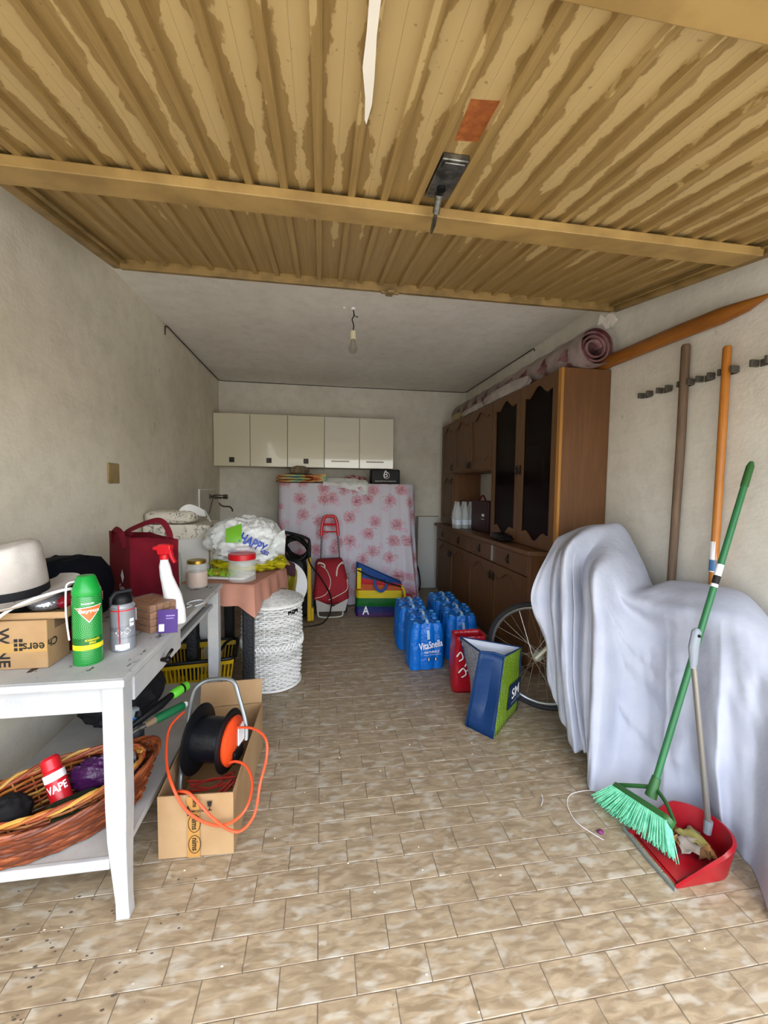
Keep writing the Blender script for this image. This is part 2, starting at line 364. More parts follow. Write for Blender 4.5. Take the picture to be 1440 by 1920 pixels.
def arch(y0, y1, z, h, n=18, flip=1):                 # ogee edge of a panel: list of (y, z)
    o = []
    for i in range(n+1):
        t = i/n; s = abs(2*t-1); k = (.5+.5*math.cos(PI*min(1, s*1.5)))*1.15-.10*math.exp(-((s-.66)/.16)**2)+.12*math.sin(PI/2*max(0, min(1, (s-.72)/.2)))
        o.append((y0+(y1-y0)*t, z+flip*h*k))
    return o
def wood_door(root, X, y0, y1, z0, z1, hy, hz, glass=False, m=None, t=.018):
    m = m or M_wood2; g = .002; fw = .055 if not glass else .062
    y0 += g; y1 -= g; z0 += g; z1 -= g
    iy0, iy1, iz0, iz1 = y0+fw, y1-fw, z0+fw+.015, z1-fw-.045
    up = arch(iy0, iy1, iz1, .055, 28); lo = arch(iy0, iy1, iz0+.03, .055, 28, flip=-1) if glass else arch(iy0, iy1, iz0, .0, 28)
    mb = MB(); n = len(up)-1
    def Xf(p, x): return (x, p[0], p[1])
    for xs in ((X-t, 1), (X, -1)):
        x = xs[0]
        for i in range(n):
            qs = [[Xf(up[i], x), Xf(up[i+1], x), (x, up[i+1][0], z1), (x, up[i][0], z1)], [(x, lo[i][0], z0), (x, lo[i+1][0], z0), Xf(lo[i+1], x), Xf(lo[i], x)]]
            for q in qs: mb.add(q, [(0,1,2,3)] if xs[1] > 0 else [(3,2,1,0)])
        for a, b in ((y0, iy0), (iy1, y1)):
            mb.add([(x,a,z0),(x,b,z0),(x,b,z1),(x,a,z1)], [(0,1,2,3)] if xs[1] > 0 else [(3,2,1,0)])
    for P in (up, lo):
        mb.grid([[Xf(p, X-t) for p in P], [Xf(p, X) for p in P]])
    mb.grid([[(X-t, iy0, lo[0][1]), (X, iy0, lo[0][1])], [(X-t, iy0, up[0][1]), (X, iy0, up[0][1])]]); mb.grid([[(X-t, iy1, lo[-1][1]), (X, iy1, lo[-1][1])], [(X-t, iy1, up[-1][1]), (X, iy1, up[-1][1])]])
    mb.grid([[(X-t,y0,z0),(X-t,y0,z1),(X-t,y1,z1),(X-t,y1,z0),(X-t,y0,z0)], [(X,y0,z0),(X,y0,z1),(X,y1,z1),(X,y1,z0),(X,y0,z0)]])
    d = mb.build('door', m, root, world=True, smooth=False)
    if glass: MB().box(X-.008, X-.004, iy0-.01, iy1+.01, iz0-.05, iz1+.075).build('glass_pane', M_dglass, d, world=True, smooth=False)
    else:
        MB().box(X-.008, X-.002, iy0-.002, iy1+.002, iz0-.002, iz1+.072).build('inner_panel', m, d, world=True, smooth=False)
        # carved wavy flourish, low on the panel
        MB().tube([(X-t-.0003, a_, b_-.004) for a_, b_ in up], .0042, 5).build('carved_groove', M_woodD, d, world=True)
        yc = (iy0+iy1)/2; hw = (iy1-iy0)/2
        for s in (1, -1):
            pts = bez([(X-.009, yc+s*hw*.95, iz0+.05), (X-.0095, yc+s*hw*.75, iz0+.045), (X-.0095, yc+s*hw*.5, iz0+.02), (X-.009, yc+s*hw*.35, iz0+.02)], 5)
            MB().tube(pts, .0035, 5).build('carved_groove', M_woodD, d, world=True)
    pull(d, X-t, hy, hz); return d
BX0, BY0, BY1, BZ = 1.50, 2.68, 5.12, .92
base = thing('sideboard', 'long walnut-coloured sideboard base with drawers and doors along right wall', 'cabinet', (1.72, 3.9, 0))
MB().box(1.545, 1.93, BY0+.02, BY1-.01, .0, .06).build('plinth', M_woodD, base, world=True, smooth=False)
MB().box(1.522, 1.94, BY0+.012, BY1-.005, .06, .883).build('body', M_wood, base, world=True, smooth=False, bev=.002)
mb = MB().prism([(1.47, BY0-.0), (1.60, BY0-.03), (1.94, BY0-.03), (1.94, BY1), (1.47, BY1)], .885, .92); mb.build('worktop', M_wood, base, world=True, smooth=False, bev=.004)
MB().box(1.500, 1.522, BY0+.012, BY0+.06, .06, .883).build('corner_post', M_wood, base, world=True, smooth=False, bev=.003)
ys = [2.745, 3.36, 3.95, 4.54, 5.10]
for k in range(4):
    a, b = ys[k], ys[k+1]
    dr = MB().box(1.502, 1.520, a+.003, b-.003, .725, .875).build('drawer', M_wood2, base, world=True, smooth=False, bev=.004)
    pull(dr, 1.502, (a+b)/2, .80)
    wood_door(base, 1.520, a, b, .07, .715, (b-.035) if k % 2 == 0 else (a+.035), .60)
MB().box(1.494, 1.501, 3.352, 3.372, .735, .87).build('drawer_runner', mat('zinc', 'b9bbba', .35, .8), base, world=True, smooth=False)
HX, HY0, HY1, HZ0, HZ1 = 1.60, 2.52, 5.20, .922, 2.18
hut = thing('hutch_cabinet', 'tall walnut-coloured hutch with dark glass doors standing on the sideboard', 'cabinet', (1.77, 3.85, .921))
MB().box(HX, 1.945, HY0, HY0+.02, HZ0, HZ1).build('side_panel', M_wood, hut, world=True, smooth=False)
MB().box(HX-.019, HX+.0, HY0, HY0+.035, HZ0, HZ1).build('edge_strip', M_woodE, hut, world=True, smooth=False)
MB().box(HX, 1.945, HY0+.021, HY1, HZ1-.02, HZ1).build('top', M_wood, hut, world=True, smooth=False)
MB().box(1.93, 1.945, HY0+.021, 3.61, HZ0, HZ1-.021).box(1.93, 1.945, 3.611, HY1, 1.56, HZ1-.021).build('back', M_woodD, hut, world=True, smooth=False)
MB().box(HX, 1.929, 3.60, 3.62, HZ0, HZ1-.021).build('divider', M_wood, hut, world=True, smooth=False)
MB().box(HX, 1.929, HY0+.021, 3.599, HZ0, HZ0+.02).box(HX+.02, 1.929, HY0+.021, 3.599, 1.36, 1.38).box(HX+.02, 1.929, HY0+.021, 3.599, 1.77, 1.79).build('shelves', M_woodD, hut, world=True, smooth=False)
MB().box(HX, 1.929, 3.621, HY1-.02, 1.545, 1.565).build('upper_floor', M_wood, hut, world=True, smooth=False)
MB().box(HX, 1.929, HY1-.019, HY1, HZ0, HZ1-.021).box(HX, 1.929, 4.72, 4.738, HZ0, 1.544).build('end_panel', M_wood, hut, world=True, smooth=False)
wood_door(hut, HX, 2.557, 3.08, HZ0+.01, HZ1-.004, 3.05, 1.52, True); wood_door(hut, HX, 3.08, 3.605, HZ0+.01, HZ1-.004, 3.11, 1.52, True)
wood_door(hut, HX, 3.612, 4.19, 1.56, HZ1-.004, 4.155, 1.62); wood_door(hut, HX, 4.19, 4.735, 1.56, HZ1-.004, 4.225, 1.62); wood_door(hut, HX, 4.735, 5.195, 1.56, HZ1-.004, 4.77, 1.62)
wood_door(hut, HX, 4.735, 5.195, HZ0+.005, 1.553, 4.77, 1.46)

# ---------------------------------------------------------------- white wall cabinets on the back wall
M_cream = mat('cream_laminate', 'd9d4bb', .22, coat=.3); M_gloss = mat('white_gloss_laminate', 'dedbcb', .08, coat=.6); M_brown = mat('brown_plastic', '2b2018', .4); M_cbody = mat('cabinet_carcass', 'c9c5b4', .6)
M_hand = mat('grey_handle', '6f675c', .35, .7)
xs = [-1.255, -.838, -.403, .037, .468, .897]; names = ['at the corner by the left wall', 'second from the left corner', 'in the middle of the row', 'just right of the row\'s middle', 'at the right end of the row']
for k in range(5):
    a, b = xs[k]+.001, xs[k+1]-.001; z0, z1 = 1.605, 2.225
    sq = k < 3
    t = thing('wall_cabinet', ('cream wall cabinet with a small square knob, ' if sq else 'glossy white wall cabinet with a bar handle, ')+names[k], 'cabinet', ((a+b)/2, 5.18, z0), group='wall cabinets on the back wall')
    MB().box(a, b, 5.045, YB-.002, z0, z1).build('body', M_cbody, t, world=True, smooth=False)
    d = MB().box(a+.003, b-.003, 5.025, 5.043, z0+.002, z1-.002).build('door', M_cream if sq else M_gloss, t, world=True, smooth=False, bev=.002)
    if sq:
        xh = (a+b)/2+.0; MB().box(xh-.03, xh+.03, 5.018, 5.0248, z0+.045, z0+.105).box(xh-.02, xh+.02, 5.004, 5.018, z0+.055, z0+.095).build('knob', M_brown, d, world=True, smooth=False, bev=.004)
    else:
        xh = (a+b)/2-.02; MB().box(xh-.11, xh+.11, 5.005, 5.012, z0+.075, z0+.088).box(xh-.105, xh-.095, 5.012, 5.0248, z0+.076, z0+.087).box(xh+.095, xh+.105, 5.012, 5.0248, z0+.076, z0+.087).build('bar_handle', M_hand, d, world=True, smooth=False)

# ---------------------------------------------------------------- white desk on the left
M_white = worn_white('worn_white_paint', 'a3a5a7'); M_whiteT = worn_white('worn_tabletop', 'a2a5a5', '33271f', .61); M_shelf = worn_white('worn_shelf', 'a3a19c', '5a5048', .74)
desk = thing('desk', 'worn white-painted wooden desk with drawer and lower shelf by left wall', 'table', (-.91, 1.9, 0))
DX0, DX1, DY0, DY1, DZ = -1.235, -.585, 1.285, 2.52, .78
MB().box(DX0, DX1, DY0, DY1, DZ-.027, DZ).build('tabletop', M_whiteT, desk, world=True, smooth=False, bev=.006)
MB().box(DX0-.0, DX1+.004, DY0-.008, DY0-.0005, DZ-.024, DZ-.001).build('top_edging', M_white, desk, world=True, smooth=False, bev=.003)
def leg(x0, x1, y0, y1, sx, sy):                      # square leg swelling and flaring slightly outwards near the foot
    rings = []
    for z, w_, d_ in ((0, .040, .014), (.05, .038, .010), (.15, .046, .003), (.25, .055, -.002), (.36, .060, 0), (.45, .060, 0), (.752, .060, 0)):
        cx = (x0+x1)/2+sx*d_; cy = (y0+y1)/2+sy*d_; h = w_/2
        rings.append([(cx-h, cy-h, z), (cx+h, cy-h, z), (cx+h, cy+h, z), (cx-h, cy+h, z)])
    return MB().loft(rings).build('leg', M_white, desk, world=True, smooth=False, bev=.003)
LEGS = [(-.655, -.595, 1.300, 1.360, 1, -1), (-1.225, -1.165, 1.300, 1.360, -1, -1), (-.655, -.595, 2.445, 2.505, 1, 1), (-1.225, -1.165, 2.445, 2.505, -1, 1)]
for l in LEGS: leg(*l)
MB().box(-1.164, -.656, 1.310, 1.332, .668, .752).build('front_apron', M_white, desk, world=True, smooth=False, bev=.002)
MB().box(-1.164, -.656, 2.47, 2.49, .668, .752).build('rear_apron', M_white, desk, world=True, smooth=False, bev=.002)
MB().box(-1.215, -1.195, 1.361, 2.444, .668, .752).build('wall_apron', M_white, desk, world=True, smooth=False, bev=.002)
MB().box(-.650, -.622, 1.361, 2.444, .655, .675).build('drawer_rail', M_white, desk, world=True, smooth=False, bev=.002)
MB().box(-1.19, -.66, 1.361, 2.444, .652, .660).build('drawer_floor', M_shelf, desk, world=True, smooth=False)
dr = MB().box(-.612, -.590, 1.365, 1.80, .672, .750).build('drawer_front', M_white, desk, world=True, smooth=False, bev=.003)
MB().cyl((-.590, 1.58, .712), (-.572, 1.58, .712), .006, .010, 10).sphere((-.566, 1.58, .712), .013, 10, 7).tube([(-.568, 1.58, .72), (-.560, 1.585, .735), (-.556, 1.60, .742)], .006, 7).build('knob', M_iron, dr, world=True)
MB().box(-1.16, -.66, 1.34, 1.362, .0, .0001) if False else None
MB().box(-1.222, -.625, 1.325, 2.49, .168, .190).build('lower_shelf', M_shelf, desk, world=True, smooth=False, bev=.003)
MB().box(-1.164, -.650, 1.308, 1.3245, .160, .194).build('shelf_rail', M_white, desk, world=True, smooth=False, bev=.003)

# ---------------------------------------------------------------- floral sheet over a folded bed at the back
def floral():
    m, nt, b = newmat('floral_cotton'); N = NT(nt); P0 = N.obj()
    sp = N.n('SeparateXYZ'); nt.links.new(P0, sp.inputs[0])
    P = N.n('CombineXYZ', i_0=N.math('ADD', sp.outputs[0], N.math('MULTIPLY', sp.outputs[1], .9)), i_1=sp.outputs[2], i_2=0.0).outputs[0]
    def layer(scale, loc, rad, randm=.75):
        v = N.n('TexVoronoi', voronoi_dimensions='2D', feature='F1'); nt.links.new(N.mapping(P, (1,1,1), loc), v.inputs['Vector']); v.inputs['Scale'].default_value = scale; v.inputs['Randomness'].default_value = randm
        d = N.math('ADD', v.outputs['Distance'], N.math('MULTIPLY', N.math('SUBTRACT', N.noise(P, 42, 2, .6), .5), .42)); return d, v
    petal = N.noise(P, 75, 2, .6, 1.2)
    c = rgb('c6c2cc')
    d1, v1 = layer(4.9, (.13, .31, 0), .2)
    m1 = N.math('MULTIPLY', N.ramp(d1, .36, .29), N.ramp(petal, .40, .48)); lf = N.math('MULTIPLY', N.ramp(d1, .42, .36), N.ramp(N.noise(P, 60, 1, .5), .58, .62))
    c = N.mix(N.math('MULTIPLY', lf, .7), c, rgb('7d7a72'))
    pk = N.mix(N.ramp(d1, .26, .02), rgb('c98a98'), rgb('9c2038')); c = N.mix(N.math('MULTIPLY', m1, .85), c, pk)
    d2, v2 = layer(4.3, (1.71, .57, 0), .1)
    m2 = N.math('MULTIPLY', N.ramp(d2, .17, .13), N.ramp(N.noise(P, 95, 2, .6, 1.0), .47, .52)); c = N.mix(N.math('MULTIPLY', m2, .7), c, rgb('cf93b4'))
    nt.links.new(c, b.inputs['Base Color']); b.inputs['Roughness'].default_value = .85
    nt.links.new(N.bump(N.noise(N.mapping(P0, (1,1,.35)), 5, 3), .3, .02), b.inputs['Normal']); return m
M_floral = floral()
NU, NV = 120, 40
path = [(-.50, 5.02), (-.475, 4.72), (-.40, 4.655), (1.02, 4.655), (1.10, 4.72), (1.12, 5.02)]      # footprint of the drape, left side - front - right side
seg_len = [(V(path[i+1])-V(path[i])).length for i in range(5)]; tot = sum(seg_len)
def foot(t):
    d = t*tot
    for i in range(5):
        if d <= seg_len[i] or i == 4: return V(path[i]).lerp(V(path[i+1]), min(1, d/seg_len[i]))
        d -= seg_len[i]
P = []
for j in range(NV+1):
    z = 1.395*(1-j/NV)+.012; f_ = (j/NV); row = []
    for i in range(NU+1):
        t = i/NU; p = foot(t); c_ = V((.31, 5.0)); n_ = (p-c_); n_.x *= .12; n_.normalize()
        amp = .006+.022*f_**1.3+.05*math.exp(-((t-.80)/.05)**2)*f_+.02*math.exp(-((t-.17)/.03)**2)*f_
        fold = math.sin(t*118+2*math.sin(t*9))*.6+math.sin(t*47+1.3)*.4
        out = .05*f_+amp*fold+.14*math.exp(-((t-.80)/.07)**2)*f_**1.5
        q = p+n_*out; row.append((q.x+.05*f_*math.exp(-((t-.80)/.07)**2), q.y, max(.008, z)))
    P.append(row)
mb = MB().grid(P)
top = P[0]; back = [(x if abs(x-.31) < .7 else x, 5.02, 1.407) for x, y, z in top]
mb.grid([[(x, y+.012, z+.006) for x, y, z in top], back]); mb.grid([[(x, y+.012, z+.006) for x, y, z in top], top])
ob = mb.build('floral_sheet', M_floral, loc=(.31, 4.8, 0), world=True, angle=60)
tag(ob, 'white cotton sheet with pink-red flower bunches over a folded bed', 'bed cover')
# ---------------------------------------------------------------- bicycle under a white sheet, right side
M_sheet = mat('white_sheet', 'b0b3be', .85, col2='a7abb8', nscale=6, bump=.35, bscale=9, bdist=.02)
M_tyre = mat('tyre_rubber', '19191b', .7); M_alu = mat('aluminium', 'a7a8a8', .3, .9); M_spoke = mat('steel_spoke', 'b5b1a8', .35, .9); M_frm = mat('cream_frame', 'cfc7b2', .35)
WC = V((1.335, 2.27, .335)); wa = R(45); wd = V((-math.cos(wa), math.sin(wa), 0)); wnv = V((wd.y, -wd.x, 0))*-1
bike = thing('bicycle', 'bicycle mostly hidden under the white sheet, spoked wheel showing', 'bicycle', (1.55, 1.75, 0))
def ring(c, r, n=64, off=0): return [c+r*(math.cos(2*PI*i/n)*wd+math.sin(2*PI*i/n)*V((0,0,1)))+wnv*off for i in range(n)]
wheel = MB().tube(ring(WC, .318), .016, 10, True).build('wheel', M_tyre, bike, world=True)
MB().tube(ring(WC, .296), .010, 8, True).build('rim', M_alu, wheel, world=True)
MB().cyl(WC-wnv*.035, WC+wnv*.035, .016, n=14).cyl(WC-wnv*.032, WC-wnv*.027, .027, n=16).cyl(WC+wnv*.027, WC+wnv*.032, .027, n=16).cyl(WC-wnv*.075, WC+wnv*.075, .006, n=8).build('hub', M_alu, wheel, world=True)
for k in range(28):
    a = 2*PI*k/28; s = 1 if k % 2 else -1; a2 = a+R(75)*(1 if (k//2) % 2 else -1)
    p0 = WC+.025*(math.cos(a2)*wd+math.sin(a2)*V((0,0,1)))+wnv*.029*s; p1 = WC+.293*(math.cos(a)*wd+math.sin(a)*V((0,0,1)))
    MB().cyl(p0, p1, .0011, n=5).build('spoke', M_spoke, wheel, world=True)
head = V((1.56, 2.06, .72))
mb = MB()
for s in (-1, 1): mb.tube([WC+wnv*.06*s, WC.lerp(head, .75)+wnv*.05*s, head+V((0,0,-.06))], [.009, .012, .013], 8)
mb.build('fork', M_frm, bike, world=True)
rw = V((1.80, 1.16, .335)); bb = V((1.70, 1.58, .29)); st = V((1.76, 1.52, .66))
mb = MB().tube([head+V((0,0,.12)), head-V((0,0,.04))], .018, 10).tube([head, st], .015, 8).tube([head-V((0,0,.05)), bb], .017, 8).tube([bb, st], .015, 8).tube([st, rw], .009, 8).tube([bb, rw], .009, 8); mb.build('frame', M_frm, bike, world=True)
rd = (rw-bb).normalized(); rd.z = 0; rd.normalize()
rp = [rw+.318*(math.cos(2*PI*i/48)*rd+math.sin(2*PI*i/48)*V((0,0,1))) for i in range(48)]
w2 = MB().tube(rp, .016, 8, True).build('wheel', M_tyre, bike, world=True)
hb = V((1.60, 2.10, .90)); MB().tube([head+V((0,0,.1)), hb], .012, 8).tube(bez([hb+V((-.08,-.06,-.02)), hb+V((-.05,-.02,.0)), hb, hb+V((.08,.07,.03)), hb+V((.12,.06,.05))], 4), .011, 8).build('handlebar', M_black, bike, world=True)
MB().tube([st, st+V((0,0,.05))], .012, 8).build('seat_post', M_alu, bike, world=True); MB().sphere(st+V((.0,0,.07)), .09, 12, 8, (.7, 1.15, .3)).build('saddle', M_black, bike, world=True)

# control points of the sheet: columns run from the front wheel to the rear, rows from behind the ridge down to the hem
SH = [
    [(1.645, 2.36, 0.529), (1.545, 2.31, 0.959), (1.445, 2.26, 1.079), (1.32, 2.18, 0.976), (1.197, 2.12, 0.747), (1.287, 2.1, 0.501), (1.292, 2.08, 0.321)],
    [(1.786, 2.35, 0.588), (1.686, 2.3, 1.018), (1.586, 2.25, 1.138), (1.359, 2.12, 1.01), (1.292, 2.06, 0.76), (1.305, 2.02, 0.47), (1.289, 1.96, 0.152)],
    [(1.893, 2.32, 0.607), (1.793, 2.27, 1.037), (1.693, 2.22, 1.157), (1.338, 2.0, 1.058), (1.305, 1.95, 0.761), (1.273, 1.88, 0.414), (1.277, 1.8, 0.057)],
    [(1.93, 2.26, 0.603), (1.86, 2.21, 1.033), (1.76, 2.16, 1.153), (1.445, 2.02, 0.977), (1.381, 1.93, 0.706), (1.322, 1.84, 0.345), (1.278, 1.7, 0.09)],
    [(1.93, 2.15, 0.441), (1.889, 2.1, 0.871), (1.789, 2.05, 0.991), (1.381, 1.82, 0.965), (1.361, 1.76, 0.68), (1.301, 1.68, 0.323), (1.239, 1.625, 0.006)],
    [(1.93, 2.02, 0.35), (1.882, 1.97, 0.723), (1.782, 1.92, 0.843), (1.517, 1.82, 0.824), (1.495, 1.76, 0.579), (1.448, 1.7, 0.247), (1.312, 1.568, 0.006)],
    [(1.93, 1.9, 0.355), (1.893, 1.85, 0.785), (1.793, 1.8, 0.905), (1.595, 1.72, 0.822), (1.579, 1.66, 0.55), (1.523, 1.58, 0.236), (1.4, 1.46, 0.006)],
    [(1.93, 1.74, 0.37), (1.92, 1.69, 0.8), (1.833, 1.64, 0.92), (1.638, 1.56, 0.849), (1.599, 1.5, 0.583), (1.536, 1.42, 0.265), (1.56, 1.35, 0.006)],
    [(1.93, 1.6, 0.36), (1.92, 1.55, 0.79), (1.866, 1.5, 0.91), (1.683, 1.4, 0.827), (1.623, 1.33, 0.582), (1.573, 1.27, 0.298), (1.545, 1.215, 0.006)],
    [(1.93, 1.46, 0.35), (1.92, 1.41, 0.691), (1.863, 1.36, 0.811), (1.725, 1.26, 0.716), (1.654, 1.19, 0.53), (1.581, 1.12, 0.288), (1.439, 1.005, 0.006)],
    [(1.93, 1.32, 0.35), (1.92, 1.27, 0.623), (1.924, 1.22, 0.743), (1.779, 1.12, 0.658), (1.711, 1.05, 0.479), (1.645, 0.98, 0.25), (1.472, 0.879, 0.006)]]
rows = len(SH[0]); cols = len(SH)
def cr(a, b, c, d, t): return .5*((2*b)+(-a+c)*t+(2*a-5*b+4*c-d)*t*t+(-a+3*b-3*c+d)*t**3)
SUBU, SUBV = 26, 16
Vc = [[V(p) for p in c] for c in SH]
colf = []
for c in Vc: colf.append(bez(c, SUBV))
full = []
K = len(colf[0])
for i in range(cols-1):
    for k in range(SUBU):
        t = k/SUBU; full.append([cr(colf[max(i-1,0)][j], colf[i][j], colf[i+1][j], colf[min(i+2,cols-1)][j], t) for j in range(K)])
full.append(colf[-1])
nu = len(full)
def bump1(x, c, w): return math.exp(-((x-c)/w)**2)
for i in range(nu):
    u = i/(nu-1)*(cols-1)
    for j in range(K):
        v = j/(K-1)*(rows-1); p = full[i][j]; d = 0
        ub = 4.25+.16*max(0, v-3)                         # right border of the front drape
        f_ = max(0, min(1, (v-2.6)/1.2)); f3 = max(0, min(1, (v-2.9)/2.2))
        left = 1/(1+math.exp((u-ub)*14))
        # sharp creases fanning out below the two handlebar ends
        for c0, sp, w0, dep in ((.7, .9, .12, .030), (1.35, .75, .12, .045), (2.35, .35, .13, .050), (3.0, -.3, .14, .055), (3.55, .0, .11, .045)):
            cc = c0+sp*.06*(v-3); d -= dep*f_*bump1(u, cc, w0*(1+.15*(v-3)))*left
        d += .034*left*f_+.006*math.sin(u*9.3+v)*left*f_
        # swags hung between handlebar and saddle
        right = 1-left; uu = (u-6.2)
        ph = 2.6*(v-2)+.34*uu*uu-.30*uu
        d += right*bump1(u, 6.0, 1.7)*bump1(v, 3.7, 1.5)*.036*(1.1-2*abs(math.sin(ph*1.15))**.75+.45*math.sin(ph*4.1+1))
        # broad pleats towards the rear end
        d += right*f3*(.036*(1-2*abs(math.sin(u*2.3+.45+.15*v))**.8)+.014*math.sin(u*8.3+.5*v))*min(1, max(0, (u-5.2)/1.5))
        d += .018*noise.noise(V((u*1.1, v*.9, 3.1)))*f_+.006*noise.noise(V((u*4, v*3, 9.1)))*f_
        full[i][j] = p+V((-.80, -.6, 0))*d
        if v > 1.2 and v < 2.6 and 4.4 < u < 6.0: pass
        if full[i][j].z < .006: full[i][j].z = .006+.002*math.sin(i*.9)
        lim = XR-.085 if v < 2.4 else XR-.012
        if full[i][j].x > lim: full[i][j].x = lim
ob = MB().grid(full).build('dust_sheet', M_sheet, loc=(1.55, 1.7, 0), world=True, angle=180, solid=.002)
tag(ob, 'crumpled white fabric sheet draped over the bicycle by the right wall', 'sheet')
# ---------------------------------------------------------------- things on the desk
M_white_p = mat('white_plastic', 'e6e6e6', .3); M_red = mat('red_plastic', 'c01822', .3); M_card = mat('cardboard', 'a58660', .85, col2='987851', nscale=5, bump=.06); M_cardin = mat('cardboard_inside', '9a7f5c', .9)
M_ink = mat('black_print', '17140f', .7); M_wink = mat('white_print', 'e8e8e8', .6); M_gold = mat('gold_lid', 'a88a3a', .3, .8); M_glass = mat('clear_glass', 'ffffff', .03, trans=1, ior=1.3); M_clear = mat('clear_plastic', 'f4f8f6', .06, alpha=.25)
M_mar = mat('burgundy_fabric', '6a0f1e', .8, spec=.2, bump=.25, bscale=220, bdist=.001, col2='560b18', nscale=6); M_navy = mat('navy_fabric', '0a0d16', .8, spec=.15, bump=.4, bscale=12, bdist=.01); M_tan = mat('tan_plate', '9c8657', .45, col2='88744a', nscale=14)
T = DZ
# hat
def blob(c, r, seed, amp=.12, fr=2.2, n=40, k=26, flat=None, ridge=True, pw=1.0):
    prof = []
    for i in range(k+1):
        ph = PI*i/k; row = []
        for j in range(n):
            th = 2*PI*j/n; d = V((math.sin(ph)*math.cos(th), math.sin(ph)*math.sin(th), -math.cos(ph)))
            q = d*fr+V((seed*3.7, seed*1.3, seed)); nz = noise.noise(q); nz2 = noise.noise(q*2.6)
            if ridge: nz = (1-2*abs(nz))*.6+(1-2*abs(nz2))*.4-.3
            s = 1+amp*nz; p = V((math.copysign(abs(d.x)**pw, d.x)*r[0]*s, math.copysign(abs(d.y)**pw, d.y)*r[1]*s, math.copysign(abs(d.z)**pw, d.z)*r[2]*s))
            p += V(c)
            if flat is not None and p.z < flat: p.z = flat+.0005*math.sin(j)
            row.append(p)
        prof.append(row)
    return MB().loft(prof, True)
hat = thing('straw_hat', 'white woven brimmed hat with black band on the desk', 'hat', (-1.03, 1.52, .985), rz=R(20), rx=R(3), ry=R(-3))
M_straw = mat('white_straw', 'c4beb6', .8, col2='a89f95', nscale=5, bump=.5, bscale=160, bdist=.002); M_band = mat('black_ribbon', '0d0d0f', .8)
n = 48; rings = []
for r, z in ((.098, .002), (.115, .000), (.145, .002), (.172, .010), (.186, .020), (.187, .023), (.172, .0135), (.145, .0055), (.115, .004), (.098, .006)):
    rings.append([(r*math.cos(2*PI*i/n), 1.12*r*math.sin(2*PI*i/n), z+.010*(r/.187)**2*math.cos(4*PI*i/n)) for i in range(n)])
MB().loft(rings, False, loop=True).build('brim', M_straw, hat)
rings = []
for r, z in ((.099, .002), (.0985, .05), (.096, .10), (.092, .14), (.086, .163), (.074, .172), (.055, .168), (.03, .155), (.004, .15)):
    row = []
    for i in range(n):
        a = 2*PI*i/n; dent = (.018*math.exp(-((abs(math.sin(a))-.75)/.22)**2)*max(0, math.cos(a))*(z > .09)) if z > .08 else 0
        row.append(((r-dent)*math.cos(a), 1.12*r*math.sin(a), z+(.012*math.cos(a) if z > .12 else 0)))
    rings.append(row)
MB().loft(rings, False).build('crown', M_straw, hat, angle=70)
MB().loft([[(r*math.cos(2*PI*i/n), 1.12*r*math.sin(2*PI*i/n), z) for i in range(n)] for r, z in ((.1008, .006), (.1006, .034))], False).build('hat_band', M_band, hat)
# wine carton
wb = thing('wine_carton', 'cardboard carton printed with black wine lettering, front of the desk', 'box', (-1.045, 1.45, T))
MB().box(-1.235, -.852, 1.392, 1.505, T+.001, T+.155).build('body', M_card, wb, world=True, smooth=False, bev=.003)
MB().box(-.99, -.8515, 1.3905, 1.3917, T+.055, T+.085).build('tape', mat('packing_tape', 'b89256', .25, alpha=.8), wb, world=True, smooth=False)
lettering('WINE', M_ink, wb, (-.972, 1.3908, T+.072), (0,0,-1), (1,0,0), .125, .032, .02)
lettering('eers', M_ink, wb, (-.889, 1.3900, T+.075), (-1,0,0), (0,0,-1), .062, .020, .02); lettering('Ch', M_ink, wb, (-.8512, 1.418, T+.078), (0,-1,0), (0,0,-1), .044, .026, .02)
mb = MB()
for i in range(3):
    for j in range(2):
        x = -.944+j*.014; z = T+.098-i*.014; mb.box(x, x+.010, 1.3902, 1.3908, z-.010, z)
mb.build('print_mark', M_ink, wb, world=True, smooth=False)
mb = MB()
for i in range(5): mb.box(-.8517, -.8512, 1.43, 1.485, T+.118+i*.006, T+.1205+i*.006)
mb.build('print_lines', M_ink, wb, world=True, smooth=False)
fb = thing('flat_box', 'dark burgundy flat box with black top behind the wine carton', 'box', (-1.03, 1.615, T))
MB().box(-1.2, -.862, 1.53, 1.655, T+.001, T+.075).build('body', M_mar, fb, world=True, smooth=False, bev=.003); MB().box(-1.195, -.866, 1.535, 1.65, T+.0755, T+.13).build('lid', M_black, fb, world=True, smooth=False, bev=.003)
tr = thing('carton_tray', 'shallow open cardboard tray under the hat', 'tray', (-1.0, 1.55, T+.157))
mb = MB().box(-1.22, -.80, 1.40, 1.62, T+.157, T+.160); mb.build('tray_floor', M_card, tr, world=True, smooth=False)
MB().box(-1.22, -.80, 1.398, 1.401, T+.161, T+.178).box(-.803, -.80, 1.402, 1.62, T+.161, T+.190).box(-1.22, -.804, 1.617, 1.62, T+.161, T+.190).build('tray_side', M_card, tr, world=True, smooth=False)
M_foil = mat('silver_foil', 'b8bcc6', .2, .8, bump=.8, bscale=30, bdist=.01); M_redfoil = mat('red_foil', '7d0c1c', .3, bump=.6, bscale=30, bdist=.01)
pk = thing('snack_packet', 'silver and red shiny packet poking out under the hat brim', 'packet', (-.87, 1.50, T+.161)); blob((-.905, 1.50, T+.188), (.055, .07, .027), 4, .1, flat=T+.1615).build('silver_end', M_foil, pk, world=True); blob((-.838, 1.51, T+.19), (.03, .07, .029), 6, .1, flat=T+.1615).build('red_end', M_redfoil, pk, world=True)
